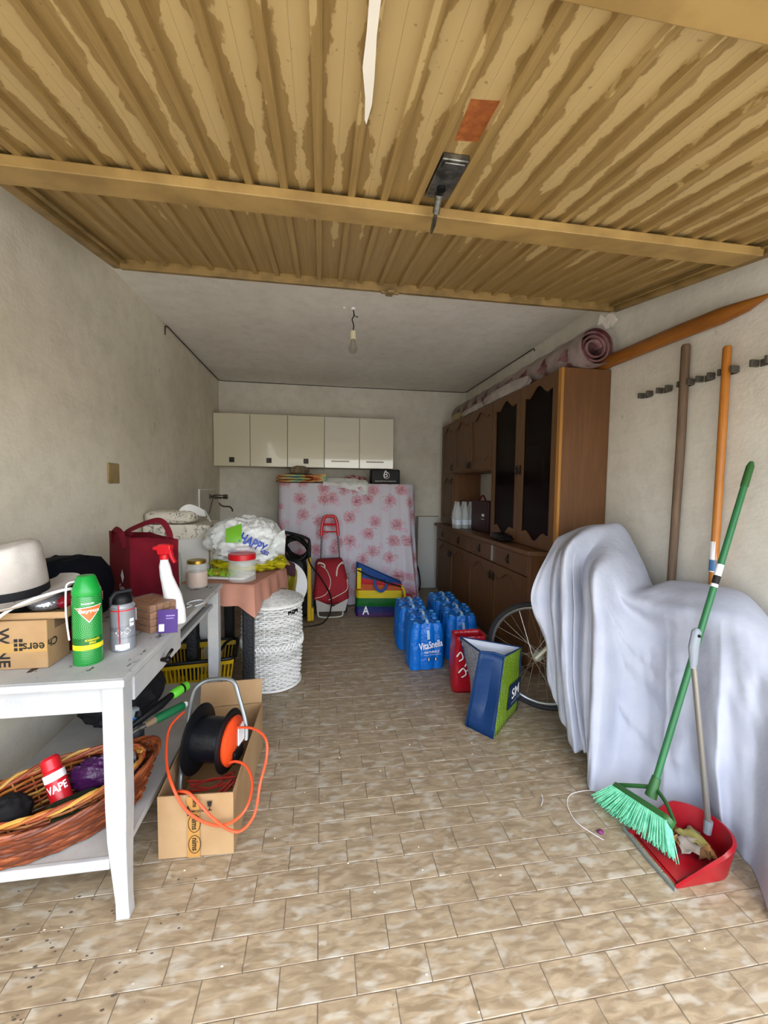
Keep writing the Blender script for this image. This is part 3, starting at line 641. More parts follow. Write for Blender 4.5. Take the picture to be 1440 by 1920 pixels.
tag(blob((-.965, 1.46, T+.185), (.022, .05, .024), 8, .1, flat=T+.1615).build('black_pouch', M_black, loc=(-.965, 1.46, T+.1615), world=True), 'small black crumpled plastic thing under the hat', 'pouch')
tag(blob((-1.09, 1.50, T+.18), (.085, .08, .02), 9, .06, flat=T+.1615).build('grey_tub', mat('grey_plastic', '5d6064', .35), loc=(-1.09, 1.50, T+.1615), world=True), 'grey plastic packet under the left of the hat', 'packet')
tag(MB().tube(bez([(-1.17, 1.345, T+.006), (-1.13, 1.345, T+.02), (-1.05, 1.345, T+.10), (-.985, 1.36, T+.158), (-.92, 1.365, T+.207), (-.85, 1.395, T+.235), (-.80, 1.45, T+.238), (-.786, 1.50, T+.19), (-.79, 1.515, T+.08), (-.79, 1.515, T+.006)], 8), .0048, 8).build('white_hose', M_white_p, loc=(-.79, 1.515, T), world=True), 'thin white plastic tube arching past the green spray can', 'tube')
# green insect spray
def ringmat(name, base, ringc, c, freq):
    m, nt, b = newmat(name); N = NT(nt); P = N.obj(); d = N.n('VectorMath', operation='DISTANCE'); nt.links.new(P, d.inputs[0]); d.inputs[1].default_value = c
    s = N.math('SINE', N.math('MULTIPLY', d.outputs['Value'], freq)); k = N.ramp(s, .45, .75); nt.links.new(N.mix(k, rgb(base), rgb(ringc)), b.inputs['Base Color']); b.inputs['Roughness'].default_value = .25; return m
bc = (-.755, 1.43); va = math.atan2(-bc[1], -bc[0]); br = .041
by = thing('insect_spray', 'green aerosol spray can with orange triangle logo on desk front', 'spray can', (*bc, T))
MB().lathe([(.001, 0), (.040, 0), (.0415, .004), (.041, .008), (.041, .218), (.038, .226), (.001, .226)], 32).build('can', ringmat('green_print', '0b6a26', '3aa04a', (br*math.cos(va+.15), br*math.sin(va+.15), .125), 1150), by)
cap = MB().lathe([(.039, .224), (.041, .228), (.0405, .240), (.037, .250), (.026, .284), (.023, .287), (.001, .287)], 24).build('cap', mat('green_cap', '0d8a32', .3), by)
MB().box(-.012, .012, -.012, .012, .262, .279, Matrix.Translation((.022*math.cos(va+2.7), .022*math.sin(va+2.7), 0))).build('nozzle', M_white_p, by)
rt = V((-math.sin(va), math.cos(va), 0)); o = V((0,0,0))-rt*.046+V((math.cos(va), math.sin(va), 0))*.01
MB().tube(bez([-rt*.030+V((0,0,.270)), o+V((0,0,.268)), o-rt*.006+V((0,0,.25)), o-rt*.008+V((0,0,.17)), o-rt*.002+V((0,0,.085))], 6), .0026, 8).build('spray_straw', M_white_p, by)
def patch(c, r, a0, poly, m, parent, name, eps=.0004):  # polygon print wrapped on a can: poly in (arc metres, z)
    mb = MB(); mb.add([(c[0]+(r+eps)*math.cos(a0+x/r), c[1]+(r+eps)*math.sin(a0+x/r), z) for x, z in poly], [tuple(range(len(poly)))]); return mb.build(name, m, parent, smooth=False)
def strip(c, r, a0, x0, x1, z0, z1, m, parent, name, eps=.0004, k=10):
    mb = MB(); mb.grid([[(c[0]+(r+eps)*math.cos(a0+(x0+(x1-x0)*i/k)/r), c[1]+(r+eps)*math.sin(a0+(x0+(x1-x0)*i/k)/r), z) for i in range(k+1)] for z in (z0, z1)]); return mb.build(name, m, parent)
M_or = mat('orange_print', 'e8642a', .35); M_yel = mat('yellow_print', 'e6d21c', .35); M_dgr = mat('dark_green_print', '0b5e1f', .3)
def trifan(w_, ztop, zbot, eps, m, nm):
    mb = MB(); K = 10
    for i in range(K):
        t0, t1 = i/K, (i+1)/K; q = []
        for t in (t0, t1): q.append(((t-.5)*2*w_, ztop-(ztop-zbot)*(1-abs(2*t-1.0))))
        pts = [(q[0][0], ztop+.003*(2*t0-1)), (q[1][0], ztop+.003*(2*t1-1)), (q[1][0], q[1][1]), (q[0][0], q[0][1])]
        mb.add([((br+eps)*math.cos(va+.12+x/br), (br+eps)*math.sin(va+.12+x/br), z) for x, z in pts], [(3,2,1,0)])
    return mb.build(nm, m, by, smooth=False)
trifan(.040, .1915, .140, .0003, M_wink, 'logo_border'); trifan(.037, .1895, .144, .0006, M_or, 'logo')
lettering('Baygon', M_wink, by, 0, 0, 0, .056, .016, .02, warp=can_warp((0,0), br, va+.14, .177, .0012), world=False)
lettering('insetticida', M_wink, by, 0, 0, 0, .034, .006, .01, warp=can_warp((0,0), br, va+.05, .203, .0008), world=False)
strip((0,0), br, va, -.055, .055, .068, .090, M_dgr, by, 'dark_band'); strip((0,0), br, va, -.055, .055, .052, .068, M_yel, by, 'yellow_band', .0006)
lettering('SCARAFAGGI\nSPRAY', M_yel, by, 0, 0, 0, .04, .016, .02, warp=can_warp((0,0), br, va+.3, .079, .0010), world=False)
# grey aerosol
gc = (-.697, 1.535); gva = math.atan2(-gc[1], -gc[0])
gs = thing('grey_aerosol', 'grey and black aerosol can with red straw beside the green can', 'spray can', (*gc, T))
MB().lathe([(.001, 0), (.037, 0), (.039, .004), (.038, .008), (.038, .150), (.040, .153), (.038, .158), (.033, .166), (.001, .167)], 32).build('can', mat('grey_print', '9a9ea3', .3, .4, col2='3a3d42', nscale=4, nlo=.5, nhi=.55, stretch=(.2,.2,3)), gs)
gcap = MB().lathe([(.033, .165), (.034, .18), (.030, .192), (.020, .200), (.001, .201)], 20).build('cap', M_black, gs)
mb = MB(); e = V((math.cos(gva), math.sin(gva), 0)); s_ = V((-e.y, e.x, 0))
mb.tube([s_*.03+V((0,0,.205)), -s_*.018+V((0,0,.200)), -s_*.032+e*.01+V((0,0,.185)), -s_*.034+e*.01+V((0,0,.155))], [.009, .011, .010, .006], 8).build('trigger', M_black, gs)
MB().tube([e*.040-s_*.012+V((0,0,.165)), e*.0408-s_*.010+V((0,0,.03))], .0018, 6).build('red_straw', M_red, gs)
strip((0,0), .038, gva, -.05, .05, .142, .146, M_red, gs, 'red_band'); strip((0,0), .038, gva, -.025, .02, .008, .026, M_wink, gs, 'barcode_label')
for dx, z in ((-.012, .068), (.014, .070)):
    patch((0,0), .038, gva, [(dx-.011, z), (dx, z-.012), (dx+.011, z), (dx, z+.012)], M_wink, gs, 'hazard_diamond')
patch((0,0), .038, gva, [(-.003+.0-.009, .066), (-.012, .063), (-.009, .066), (-.012, .073)], M_ink, gs, 'flame_mark', .0009)
strip((0,0), .038, gva, .022, .040, .085, .112, M_wink, gs, 'text_label'); strip((0,0), .038, gva, .024, .038, .097, .100, M_ink, gs, 'label_line', .0008)
# wrapped bundle of wooden sticks, purple card
M_stick = wood_mat('kindling', '6a4022', '9a6a40', (40, 6, 60), .6)
sp = thing('stick_bundle', 'film-wrapped bundle of brown wooden sticks with barcode label', 'bundle', (-.69, 1.76, T), rz=R(-36))
for i in range(4):
    for j in range(4):
        MB().box(-.08, .08, -.056+i*.0285, -.0305+i*.0285, .002+j*.028, .0270+j*.028).build('stick', M_stick, sp, smooth=False)
MB().box(-.082, .0822, -.0585, .0595, .0012, .1162).build('film_wrap', mat('clear_film', 'f0e8e0', .08, alpha=.07, bump=.5, bscale=25, bdist=.01), sp, smooth=False)
MB().box(-.03, .0, -.0597, -.059, .045, .095).build('barcode_label', M_wink, sp, smooth=False)
pc = thing('purple_card', 'purple cardboard tag propped against the stick bundle', 'card', (-.598, 1.672, T), rz=R(4), rx=R(-8))
MB().box(-.036, .036, -.001, .003, .001, .092).build('card', mat('purple_print', '3f1a6b', .5), pc, smooth=False, bev=.001)
MB().box(-.031, -.012, -.0016, -.0011, .008, .036).build('barcode_label', M_wink, pc, smooth=False); MB().box(-.006, .026, -.0016, -.0011, .066, .070).box(-.006, .022, -.0016, -.0011, .056, .059).build('white_lines', mat('lilac_print', '9d86c4', .5), pc, smooth=False)
# spray bottle
sb = thing('trigger_spray_bottle', 'white trigger spray bottle with red head in front of tote', 'spray bottle', (-.615, 1.80, T), rz=R(-14))
rings = []
for z, cx, a, b_ in ((0, .010, .036, .026), (.006, .010, .040, .030), (.06, .006, .040, .031), (.12, -.006, .037, .030), (.17, -.022, .029, .026), (.20, -.032, .025, .023), (.24, -.038, .022, .021), (.262, -.040, .016, .016), (.272, -.040, .0155, .0155)):
    rings.append([(cx+a*math.cos(2*PI*i/20), b_*math.sin(2*PI*i/20), z+.001) for i in range(20)])
MB().loft(rings).build('bottle', M_white_p, sb, angle=60)
MB().prism([(-.034, .02), (-.004, .02), (-.020, .10), (-.040, .145), (-.036, .10)], -.031, -.0318+.0006, frame((0,0,0), (1,0,0), (0,0,1))) if False else None
hd = MB().cyl((-.040, 0, .271), (-.040, 0, .290), .018, .018, 16).build('collar', M_red, sb)
M2 = frame((-.04, 0, .29), (1,0,0), (0,0,1))
MB().prism([(-.022, 0), (.018, 0), (.026, .018), (.034, .024), (.034, .042), (.016, .046), (-.018, .044), (-.030, .036), (-.044, .034), (-.044, .020), (-.026, .018)], -.014, .014, M2).build('spray_head', M_red, sb, bev=.004)
MB().prism([(.016, .020), (.032, .024), (.040, -.010), (.052, -.030), (.044, -.034), (.030, -.012)], -.008, .008, M2).build('trigger', M_red, sb, bev=.002)
rings = [[(cx+(a+.0006)*math.cos(t), (b_+.0006)*math.sin(t), z) for t in [R(205+5*i) for i in range(14)]] for z, cx, a, b_ in ((.03, .008, .040, .0305), (.06, .006, .040, .031), (.10, -.002, .038, .0303))]
MB().loft(rings, False, False).build('navy_label', mat('navy_label', '161a2e', .4), sb)
# navy soft bag
nb = thing('navy_bag', 'black-navy soft fabric bag with white lettering behind the hat', 'bag', (-1.10, 1.875, T))
rings = []
for z, f_ in ((.001, .9), (.03, 1.0), (.12, 1.03), (.20, .98), (.255, .80), (.27, .5)):
    rings.append([(-1.098+x*f_+.006*noise.noise(V((x*9, y*9, z*9))), 1.875+y*f_, T+z+(.02*noise.noise(V((x*14, y*8, z*5+2))) if z > .1 else 0)) for x, y in rrect(.27, .40, .05, 5)])
MB().loft(rings).build('body', M_navy, nb, world=True, angle=60)
MB().tube(bez([(-1.04, 1.685, T+.20), (-1.02, 1.685, T+.275), (-1.01, 1.80, T+.285), (-1.02, 1.93, T+.27), (-.965, 1.99, T+.20)], 6), .010, 6, flat=.3).build('strap', M_navy, nb, world=True)
lettering('er', M_wink, nb, (-1.02, 1.661, T+.175), (1,.0,0), (0,0,1), .030, .02, .01, .3); MB().box(-.985, -.968, 1.660, 1.662, T+.195, T+.20).build('white_mark', M_wink, nb, world=True, smooth=False)
# burgundy tote
tb = thing('burgundy_tote', 'burgundy fabric tote bag with strap handles standing on desk', 'tote bag', (-.87, 2.16, T))
A, B, Cc = V((-.645, 1.955, 0)), V((-0.886, 2.04, 0.858)), V((-1.127, 2.36, 0.928)); A.z = B.z = Cc.z = 0; D = A+Cc-B
rings = []
for z, f_ in ((0, 1.0), (.02, 1.01), (.15, 1.0), (.28, .99), (.335, 1.0)):
    ce = (A+B+Cc+D)/4; ring_ = []
    for p, q, cr_ in ((A, B, .035 if z > .05 else .01), (B, Cc, .012), (Cc, D, .03), (D, A, .012)):
        for i in range(10):
            t = i/10; m_ = p.lerp(q, t); inn = (ce-m_).normalized()
            bump_ = cr_*(1-abs(2*t-1))*(z/.335); m2 = ce+(m_-ce)*f_+inn*bump_; ring_.append((m2.x, m2.y, T+.001+z))
    rings.append(ring_)
mb = MB().loft(rings, False); n_ = len(rings[0]); mb.add(rings[0], [tuple(range(n_))]); mb.build('bag_body', M_mar, tb, world=True, angle=30, solid=.003)
def strap(pts, nm='handle', parent=tb, m=None, w_=.014): return MB().tube(bez(pts, 8), w_, 6, flat=.12).build(nm, m or M_mar, parent, world=True)
z_ = T+.33
strap([A.lerp(D, .28)+V((0,0,z_-.06)), A.lerp(D, .30)+V((0,0,z_+.03)), A.lerp(D, .42)+V((-.03,-.02,z_+.085)), B.lerp(Cc, .55)+V((.06,-.04,z_+.02)), B.lerp(Cc, .3)+V((.04,0,z_+.005))])
strap([B.lerp(Cc, .2)+V((0,0,z_-.05)), B.lerp(Cc, .25)+V((-.01,-.01,z_+.02)), B.lerp(Cc, .5)+V((-.01,-.02,z_+.035)), B.lerp(Cc, .75)+V((0,0,z_+.01)), B.lerp(Cc, .78)+V((0,0,z_-.05))])
dxy = (B-Cc).normalized(); fo = B.lerp(Cc, .30)+V((-.0055, -.0035, 0))
lettering('Cantine', M_wink, tb, fo+V((0,0,T+.075)), dxy, (0,0,1), .12, .03, .02)
mb = MB().add([V(fo)+dxy*x+V((0,0,T+.135+z)) for x, z in ((-.028, 0), (0, -.035), (.028, 0), (0, .035))], [(0,1,2,3)]); mb.build('white_emblem', M_wink, tb, world=True, smooth=False)
# face-mask loop on the desk
tag(MB().tube(bez([(-.60, 2.03, T+.003), (-.575+.0, 2.09, T+.003), (-.60, 2.14, T+.003), (-.64, 2.12, T+.003), (-.65, 2.07, T+.003), (-.62, 2.05, T+.003), (-.63, 2.01, T+.003)], 6), .0028, 6).build('elastic_loop', M_white_p, loc=(-.61, 2.08, T), world=True), 'small white elastic loop lying on the desk edge', 'elastic')
# jar with gold lid
jr = thing('glass_jar', 'glass jar of pinkish powder with gold lid on desk corner', 'jar', (-.705, 2.43, T))
MB().lathe([(.001, .002), (.052, .002), (.058, .010), (.058, .115), (.050, .132), (.047, .140)], 32).build('glass', mat('jar_glass', 'e6ebe8', .05, alpha=.3), jr)
MB().lathe([(.001, .005), (.050, .005), (.055, .012), (.055, .085), (.052, .092), (.001, .090)], 28).build('pink_powder', mat('pink_powder', 'c29a80', .9), jr); MB().lathe([(.001, .160), (.048, .160), (.051, .157), (.051, .141), (.048, .139)], 32).build('lid', M_gold, jr)
# demijohn
M_gg = mat('green_glass', 'a9c4b4', .05, alpha=.42, col2='93b3a2', nscale=3)
dj = thing('demijohn', 'large pale green glass demijohn behind the burgundy tote', 'bottle', (-.86, 2.445, T)); MB().lathe([(.001, .001), (.055, .001), (.068, .015), (.070, .12), (.060, .19), (.035, .24), (.018, .265), (.017, .30), (.020, .305)], 28).build('glass', M_gg, dj)
MB().cyl((0,0,.3), (0,0,.318), .017, .019, 14).build('stopper', mat('cork', '8a6a45', .9), dj)
# ---------------------------------------------------------------- small table with pink cloth behind the desk, and what stands on it
M_rat = mat('black_rattan', '17181c', .5, bump=.9, bscale=90, bdist=.006); M_pink = mat('salmon_cloth', 'b98470', .85, col2='a8735f', nscale=4, bump=.12, bscale=20, bdist=.01)
st_ = thing('side_table', 'small black rattan-legged table under a salmon cloth', 'table', (-.55, 2.9, 0))
TZ = .75; FR = V((-.415, 2.575, 0)); ex = V((-.968, .25, 0)); ey = V((.25, .968, 0))
def tp(a, b, z): p = FR+ex*a+ey*b; return V((p.x, p.y, z))
MB().add([tp(.02,.02,TZ-.03), tp(.46,.02,TZ-.03), tp(.46,.56,TZ-.03), tp(.02,.56,TZ-.03), tp(.02,.02,TZ-.004), tp(.46,.02,TZ-.004), tp(.46,.56,TZ-.004), tp(.02,.56,TZ-.004)], [(3,2,1,0),(4,5,6,7),(0,1,5,4),(1,2,6,5),(2,3,7,6),(3,0,4,7)]).build('tabletop', M_rat, st_, world=True, smooth=False)
for a, b in ((.055, .045), (.43, .045), (.055, .54), (.43, .54)):
    mb = MB(); rings = []
    for z in (0, .3, .6, TZ-.031): c_ = tp(a, b, z); rings.append([c_+V((x, y, 0)) for x, y in rrect(.068, .068, .012, 3)])
    mb.loft(rings).build('leg', M_rat, st_, world=True)
# cloth draped over it
rows_ = []; per = [(0, 0), (.48, 0), (.48, .58), (0, .58)]
def per_pt(t):
    L = [.48, .58, .48, .58]; d = t*sum(L)
    for i in range(4):
        if d <= L[i]+1e-9:
            a = V((*per[i], 0)); b = V((*per[(i+1) % 4], 0)); return a.lerp(b, d/L[i]), i, d/L[i]
        d -= L[i]
NP = 84
for k, (dz, out) in enumerate(((0, -.004), (-.004, 0), (-.02, .006), (-.06, .012), (-.10, .016), (-.135, .02))):
    row = []
    for i in range(NP):
        q, e_, s_ = per_pt(i/NP); cx = V((.24, .29, 0)); n_ = (q-cx).normalized()
        near_c = max(0, 1-min(s_, 1-s_)*5); drop = dz*(1+.5*near_c*(k > 2)); fo_ = .010*math.sin(i*1.1)*(k/5)
        q2 = q+n_*(out+fo_+.02*near_c*(k/5)); row.append(tp(q2.x, q2.y, TZ+.001+drop))
    rows_.append(row)
mb = MB().loft(rows_, False); mb.add(rows_[0], [tuple(range(NP))]); ob = mb.build('tablecloth', M_pink, loc=(-.55, 2.9, TZ), world=True, angle=70); tag(ob, 'salmon pink cloth draped over the small rattan table', 'tablecloth')
# tall jar with red lid
rj = thing('plastic_jar', 'empty clear plastic jar with a wide red lid', 'jar', (-.505, 2.70, TZ+.003))
MB().lathe([(.001, .001), (.078, .001), (.086, .008), (.086, .115), (.080, .130), (.076, .135), (.076, .140)], 36).build('jar_body', mat('pet_plastic', 'eef2ec', .05, alpha=.22), rj); MB().lathe([(.001, .178), (.082, .178), (.086, .174), (.086, .142), (.083, .140)], 36).build('lid', M_red, rj)
# plastic tray and lime chenille mop head, yellow bag, white shopping bag
tag(MB().loft([[tp(.26+x, .20+y, TZ+.002+z) for x, y in rrect(.30*f_, .2*f_, .03, 4)] for z, f_ in ((0, .9), (.003, 1.0), (.016, 1.02))], True).build('white_tray', M_white_p, loc=tuple(tp(.26, .20, TZ+.002)), world=True), 'white plastic tray under the lime mop head', 'tray')
M_lime = mat('lime_chenille', '8cc02c', .9); mp = MB()
mop = thing('mop_head', 'lime green chenille mop head by the clear jar', 'mop', tuple(tp(.34, .14, TZ+.019))); random.seed(5)
for i in range(70):
    a, b = random.uniform(.20, .44), random.uniform(.11, .22); p = tp(a, b, TZ+.022); q = p+V((random.uniform(-.02,.02), random.uniform(-.035,.0), random.uniform(.0,.03))); mp.tube([p, p.lerp(q, .6)+V((0,0,.012)), q], [.005, .006, .004], 5)
mp.build('fringe', M_lime, mop, world=True, kind='stuff'); MB().sphere(tp(.32, .165, TZ+.034), .1, 16, 8, (1.1, .5, .14)).build('pad', mat('yellow_pad', 'a8a01c', .8), mop, world=True)
M_ybag = mat('yellow_bag', 'c2b812', .3, bump=.7, bscale=9, bdist=.03, col2='a89c10', nscale=5); M_film = mat('white_film', 'd8dad8', .28, bump=.9, bscale=9, bdist=.03, col2='c4c8c4', nscale=5)
yb = thing('yellow_bag', 'crumpled yellow plastic bag beneath the white shopping bag', 'bag', tuple(tp(.15, .42, TZ)))
blob(tp(.22, .42, TZ+.055), (.24, .13, .055), 3, .35, 3.0, flat=TZ+.003).build('body', M_ybag, yb, world=True, angle=50)
P_ = [[V(tp(.10-.05*j+.0*i, .34+.06*i, TZ+.035+.05*i*(1-.35*j)+.02*math.sin(i*2.2+j))) for i in range(5)] for j in range(4)]
MB().grid(P_).build('flap', M_ybag, yb, world=True, angle=60, solid=.002, sub=2)
wbag = thing('shopping_bag', 'white plastic shopping bag with green and blue print', 'bag', (-.52, 2.98, TZ+.11))
wc = V((-.53, 2.97, TZ+.225)); mb = blob(wc, (.25, .19, .16), 12, .26, 2.1, 80, 50)
mb.build('body', M_film, wbag, world=True, angle=60)
P_ = [[wc+V((.19+.032*i, -.06-.02*i+.05*math.sin(j*1.9+i), -.07+.02*i+(j-2)*.028*(1+.15*i)+.012*math.sin(j*2.7+i*1.1))) for j in range(6)] for i in range(4)]
MB().grid(P_).build('bag_handle', M_film, wbag, world=True, angle=70, solid=.002, sub=2)
vd = V((wc.x, wc.y, 0)).normalized()*-1; sx_ = V((-vd.y, vd.x, 0))
def on_bag(p):                                        # project flat print onto the bag's front
    x = p.x; z = p.y; k = max(.05, 1-(x/.28)**2-(z/.18)**2); return wc+sx_*x+V((0,0,z))+vd*(.215*math.sqrt(k)+.012)
def bagtext(s, w_, h_, x, z, rot, m, bold=.02):
    mb = text_mb(s, w_, h_, bold); c_, s2 = math.cos(rot), math.sin(rot); mb.v = [V(on_bag(V((x+p.x*c_-p.y*s2, z+p.x*s2+p.y*c_, 0)))) for p in mb.v]; return mb.build('lettering', m, wbag, world=True, smooth=False)
M_blue = mat('blue_print', '1f3fa0', .4); M_green = mat('green_print2', '6fae2c', .4)
bagtext('HAPPY', .185, .065, .05, .012, R(-30), M_blue, .03); bagtext('casa', .05, .03, .125, -.06, R(-30), M_blue); bagtext('il tuo negozio', .10, .018, -.06, -.045, R(-5), M_blue, .0)
mb = MB(); pts = []
mb.grid([[on_bag(V((-.125+.10*u_+.0*v_, .02+.085*v_*(1-.25*u_)+.055*u_*v_, 0))) for u_ in [i/6 for i in range(7)]] for v_ in [i/5 for i in range(6)]]); mb.build('green_patch', M_green, wbag, world=True)
# white storage basket with toile fabric
def toile():
    m, nt, b = newmat('toile_fabric'); N = NT(nt); P = N.obj()
    l = N.math('ABSOLUTE', N.math('SUBTRACT', N.noise(P, 11, 3, .6, 1.5), .5)); k = N.math('MULTIPLY', N.ramp(l, .028, .008), N.ramp(N.noise(P, 5, 2), .47, .55))
    nt.links.new(N.mix(N.math('MULTIPLY', k, .85), rgb('cfc8b8'), rgb('4a4448')), b.inputs['Base Color']); b.inputs['Roughness'].default_value = .85; nt.links.new(N.bump(N.noise(P, 18, 3), .3, .01), b.inputs['Normal']); return m
M_toile = toile()
tbk = thing('storage_hamper', 'tall white storage hamper with printed fabric liner by left wall', 'hamper', (-1.02, 3.25, 0))
MB().box(-1.235, -.80, 3.05, 3.45, .0, 1.05).build('body', mat('white_board', 'd2d0ca', .6), tbk, world=True, smooth=False, bev=.01)
rings = [[(-1.0175+x, 3.25+y, z+.008*math.sin(i*1.7)*(z < 1.05)) for i, (x, y) in enumerate(rrect(.455, .42, .03, 4))] for z in (.985, 1.05, 1.085)]
MB().loft([[(x if x > XL+.005 else XL+.005, y, z) for x, y, z in r_] for r_ in rings]).build('fabric_liner', M_toile, tbk, world=True)
MB().tube(bez([(-.787, 3.06, 1.06), (-.775, 3.06, .95), (-.78, 3.06, .82), (-.77, 3.07, .72)], 5), .016, 6, flat=.25).build('tie_ribbon', M_toile, tbk, world=True)
cu = blob((-1.08, 3.2, 1.135), (.17, .16, .05), 21, .08, 2, flat=1.087, pw=.6).build('cushion', M_toile, loc=(-1.08, 3.2, 1.087), world=True, angle=60); tag(cu, 'cream printed fabric cushion on top of the storage hamper', 'cushion')
P_ = [[V((-1.02+.06*i, 3.10+.02*j, 1.19+.035*math.sin(PI*i/3)*(1-.2*j)-.02*j+(.02 if i == 1 else 0))) for i in range(4)] for j in range(4)]
fm = thing('face_mask', 'folded white face mask on top of the printed cushion', 'face mask', (-.93, 3.12, 1.185)); MB().grid(P_).build('cloth', M_white_p, fm, world=True, solid=.002, sub=2); MB().tube(bez([P_[3][3], P_[3][3]+V((.03, -.01, -.03)), P_[0][3]], 5), .002, 5).build('ear_loop', M_white_p, fm, world=True)

# ---------------------------------------------------------------- wicker hampers and baskets
def weave(c, prof, nst, rows, mats, root, rr=.0055, rs=.006, sx=1, sy=1, rz=0, z0=0, amp=.006, tilt=None, name='woven_strands', seg=2, drop=None):
    """prof(t)->radius at height fraction t; returns nothing, adds stakes and woven rows"""
    cs, sn = math.cos(rz), math.sin(rz); H_ = rows[0]; nrow = rows[1]
    def pt(a, t, dr):
        r = prof(t)+dr; x, y = sx*r*math.cos(a), sy*r*math.sin(a); z = z0+H_*t+(drop(a, t) if drop else 0); p = V((x*cs-y*sn, x*sn+y*cs, z))
        if tilt is not None: p = tilt @ p
        return p+V(c)
    mb = MB(); K = nst*seg
    for i in range(nrow):
        t = (i+.5)/nrow; mb.cur = random.randrange(len(mats)); ph = (i % 2)*PI
        path_ = [pt(2*PI*k/K, t+random.uniform(-.15, .15)/nrow, amp*math.cos(PI*k/seg+ph)) for k in range(K)]; mb.tube(path_, rr, 5, True)
    mb.build(name, mats, root, kind='stuff')
    sk_ = MB()
    for i in range(nst):
        a = 2*PI*i/nst; sk_.tube([pt(a, t, 0) for t in (0, .25, .5, .75, 1)], rs*.6, 5)
    sk_.build('stakes', mats[0], root, kind='stuff'); return pt
M_ww = mat('white_wicker', 'cfcec9', .6, col2='b5b3ad', nscale=30); M_ww2 = mat('white_wicker_pale', 'dddcd8', .55)
hp = thing('laundry_hamper', 'tall white wicker laundry hamper with domed lid', 'hamper', (-.335, 2.855, 0))
random.seed(3)
def hprof(t): return .180+.012*math.sin(PI*t)+.012*t
weave((0,0,0), hprof, 44, (.56, 40), [M_ww, M_ww2], hp, .0062, .006, amp=.006, z0=.006)
mb = MB()
for z in (.30, .325):
    pass
K = 88; mb.tube([V(((hprof(.53)+.008)*math.cos(2*PI*k/K), (hprof(.53)+.008)*math.sin(2*PI*k/K), .30+.018*math.sin(k*PI/2))) for k in range(K)], .008, 6, True).tube([V(((hprof(.53)+.010)*math.cos(2*PI*k/K), (hprof(.53)+.010)*math.sin(2*PI*k/K), .30-.018*math.sin(k*PI/2))) for k in range(K)], .008, 6, True)
mb.build('braided_band', M_ww2, hp); MB().tube([(.192*math.cos(2*PI*k/48), .192*math.sin(2*PI*k/48), .012) for k in range(48)], .009, 6, True).build('base_ring', M_ww2, hp)
MB().lathe([(.001, .001), (.17, .001), (.172, .004)], 32).build('base', M_ww, hp)
MB().lathe([(.168, .01), (.170, .55)], 32).build('lining', mat('grey_lining', '6e6c68', .9), hp)
ld = MB(); random.seed(9)
for i in range(17):
    r = .206-.012*i; 
    if r < .012: break
    z = .575+.042*math.sqrt(max(0, 1-(r/.21)**2)); K = max(10, int(60*r/.2)//2*2); ld.tube([V((r*math.cos(2*PI*k/K), r*math.sin(2*PI*k/K), z+.004*math.cos(PI*k))) for k in range(K)], .0072, 5, True)
lid = ld.build('lid', M_ww, hp); MB().tube([(.208*math.cos(2*PI*k/48), .208*math.sin(2*PI*k/48), .572) for k in range(48)], .010, 6, True).build('lid_rim', M_ww2, lid)
hd_a = math.atan2(-2.855, .335)+.75
for da in (-.16, 0, .16):
    a = hd_a+da; c_ = V((.199*math.cos(a), .199*math.sin(a), .525)); MB().box(-.012, .012, -.004, .004, -.012, .012, Matrix.Translation(c_) @ Matrix.Rotation(a+PI/2, 4, 'Z')).build('grip_hole', M_black, hp, smooth=False)
# brown willow baskets on the lower shelf
M_wb = [mat('willow_brown', '7b3a18', .5, col2='5b2810', nscale=20), mat('willow_red', '8f4a20', .45, col2='6b3214', nscale=20), mat('willow_dark', '56270f', .5)]
M_wy = [mat('willow_honey', 'a8682c', .5, col2='8a4a1c', nscale=18), mat('willow_gold', 'b98b3e', .5), mat('willow_russet', '8b3c1c', .5)]
bA = R(29)
bk = thing('wicker_basket', 'large oval brown wicker basket on the desk shelf', 'basket', (-.885, 1.475, .192))
weave((0,0,0), lambda t: .80+.20*t, 40, (.140, 13), M_wb, bk, .0058, .006, sx=.300, sy=.165, rz=bA, z0=.008, amp=.006/.3, drop=lambda a, t: .030*t*math.cos(2*a))
cs, sn = math.cos(bA), math.sin(bA)
def oval(ax, ay, z, k=60, dz=.03): return [V((ax*math.cos(2*PI*i/k)*cs-ay*math.sin(2*PI*i/k)*sn, ax*math.cos(2*PI*i/k)*sn+ay*math.sin(2*PI*i/k)*cs, z+dz*math.cos(4*PI*i/k))) for i in range(k)]
for o_ in (0, 1, 2):
    MB().tube([p+V((0,0,.006*math.sin(i*1.05+o_*2.1)))+p.normalized()*.006*math.cos(i*1.05+o_*2.1) for i, p in enumerate(oval(.302, .167, .147, 60, .030))], .0065, 6, True).build('rim_braid', M_wb[o_], bk)
mb = MB(); b0 = oval(.235, .13, .003, 40, 0); mb.add(b0, [tuple(range(40))]); mb.build('base', M_wb[2], bk)
b2 = thing('nested_basket', 'smaller honey-coloured wicker basket nested in the large brown basket', 'basket', (-.875, 1.480, .222))
til = Matrix.Rotation(R(4), 3, 'X').to_4x4()
weave((0,0,.0), lambda t: .72+.28*t, 26, (.115, 8), M_wy, b2, .0048, .005, sx=.238, sy=.128, rz=bA, z0=.006, amp=.005/.25, tilt=til)
for o_ in (0, 1, 2):
    MB().tube([(til @ (p+V((0,0,.007*math.sin(i*.9+o_*2.1)))+p.normalized()*.007*math.cos(i*.9+o_*2.1))) for i, p in enumerate(oval(.241, .131, .125, 60, 0))], .0062, 6, True).build('rim_braid', M_wy[o_], b2)
mb = MB(); b0 = oval(.165, .085, .004, 40, 0); mb.add(b0, [tuple(range(40))]); mb.build('base', M_wb[2], b2)
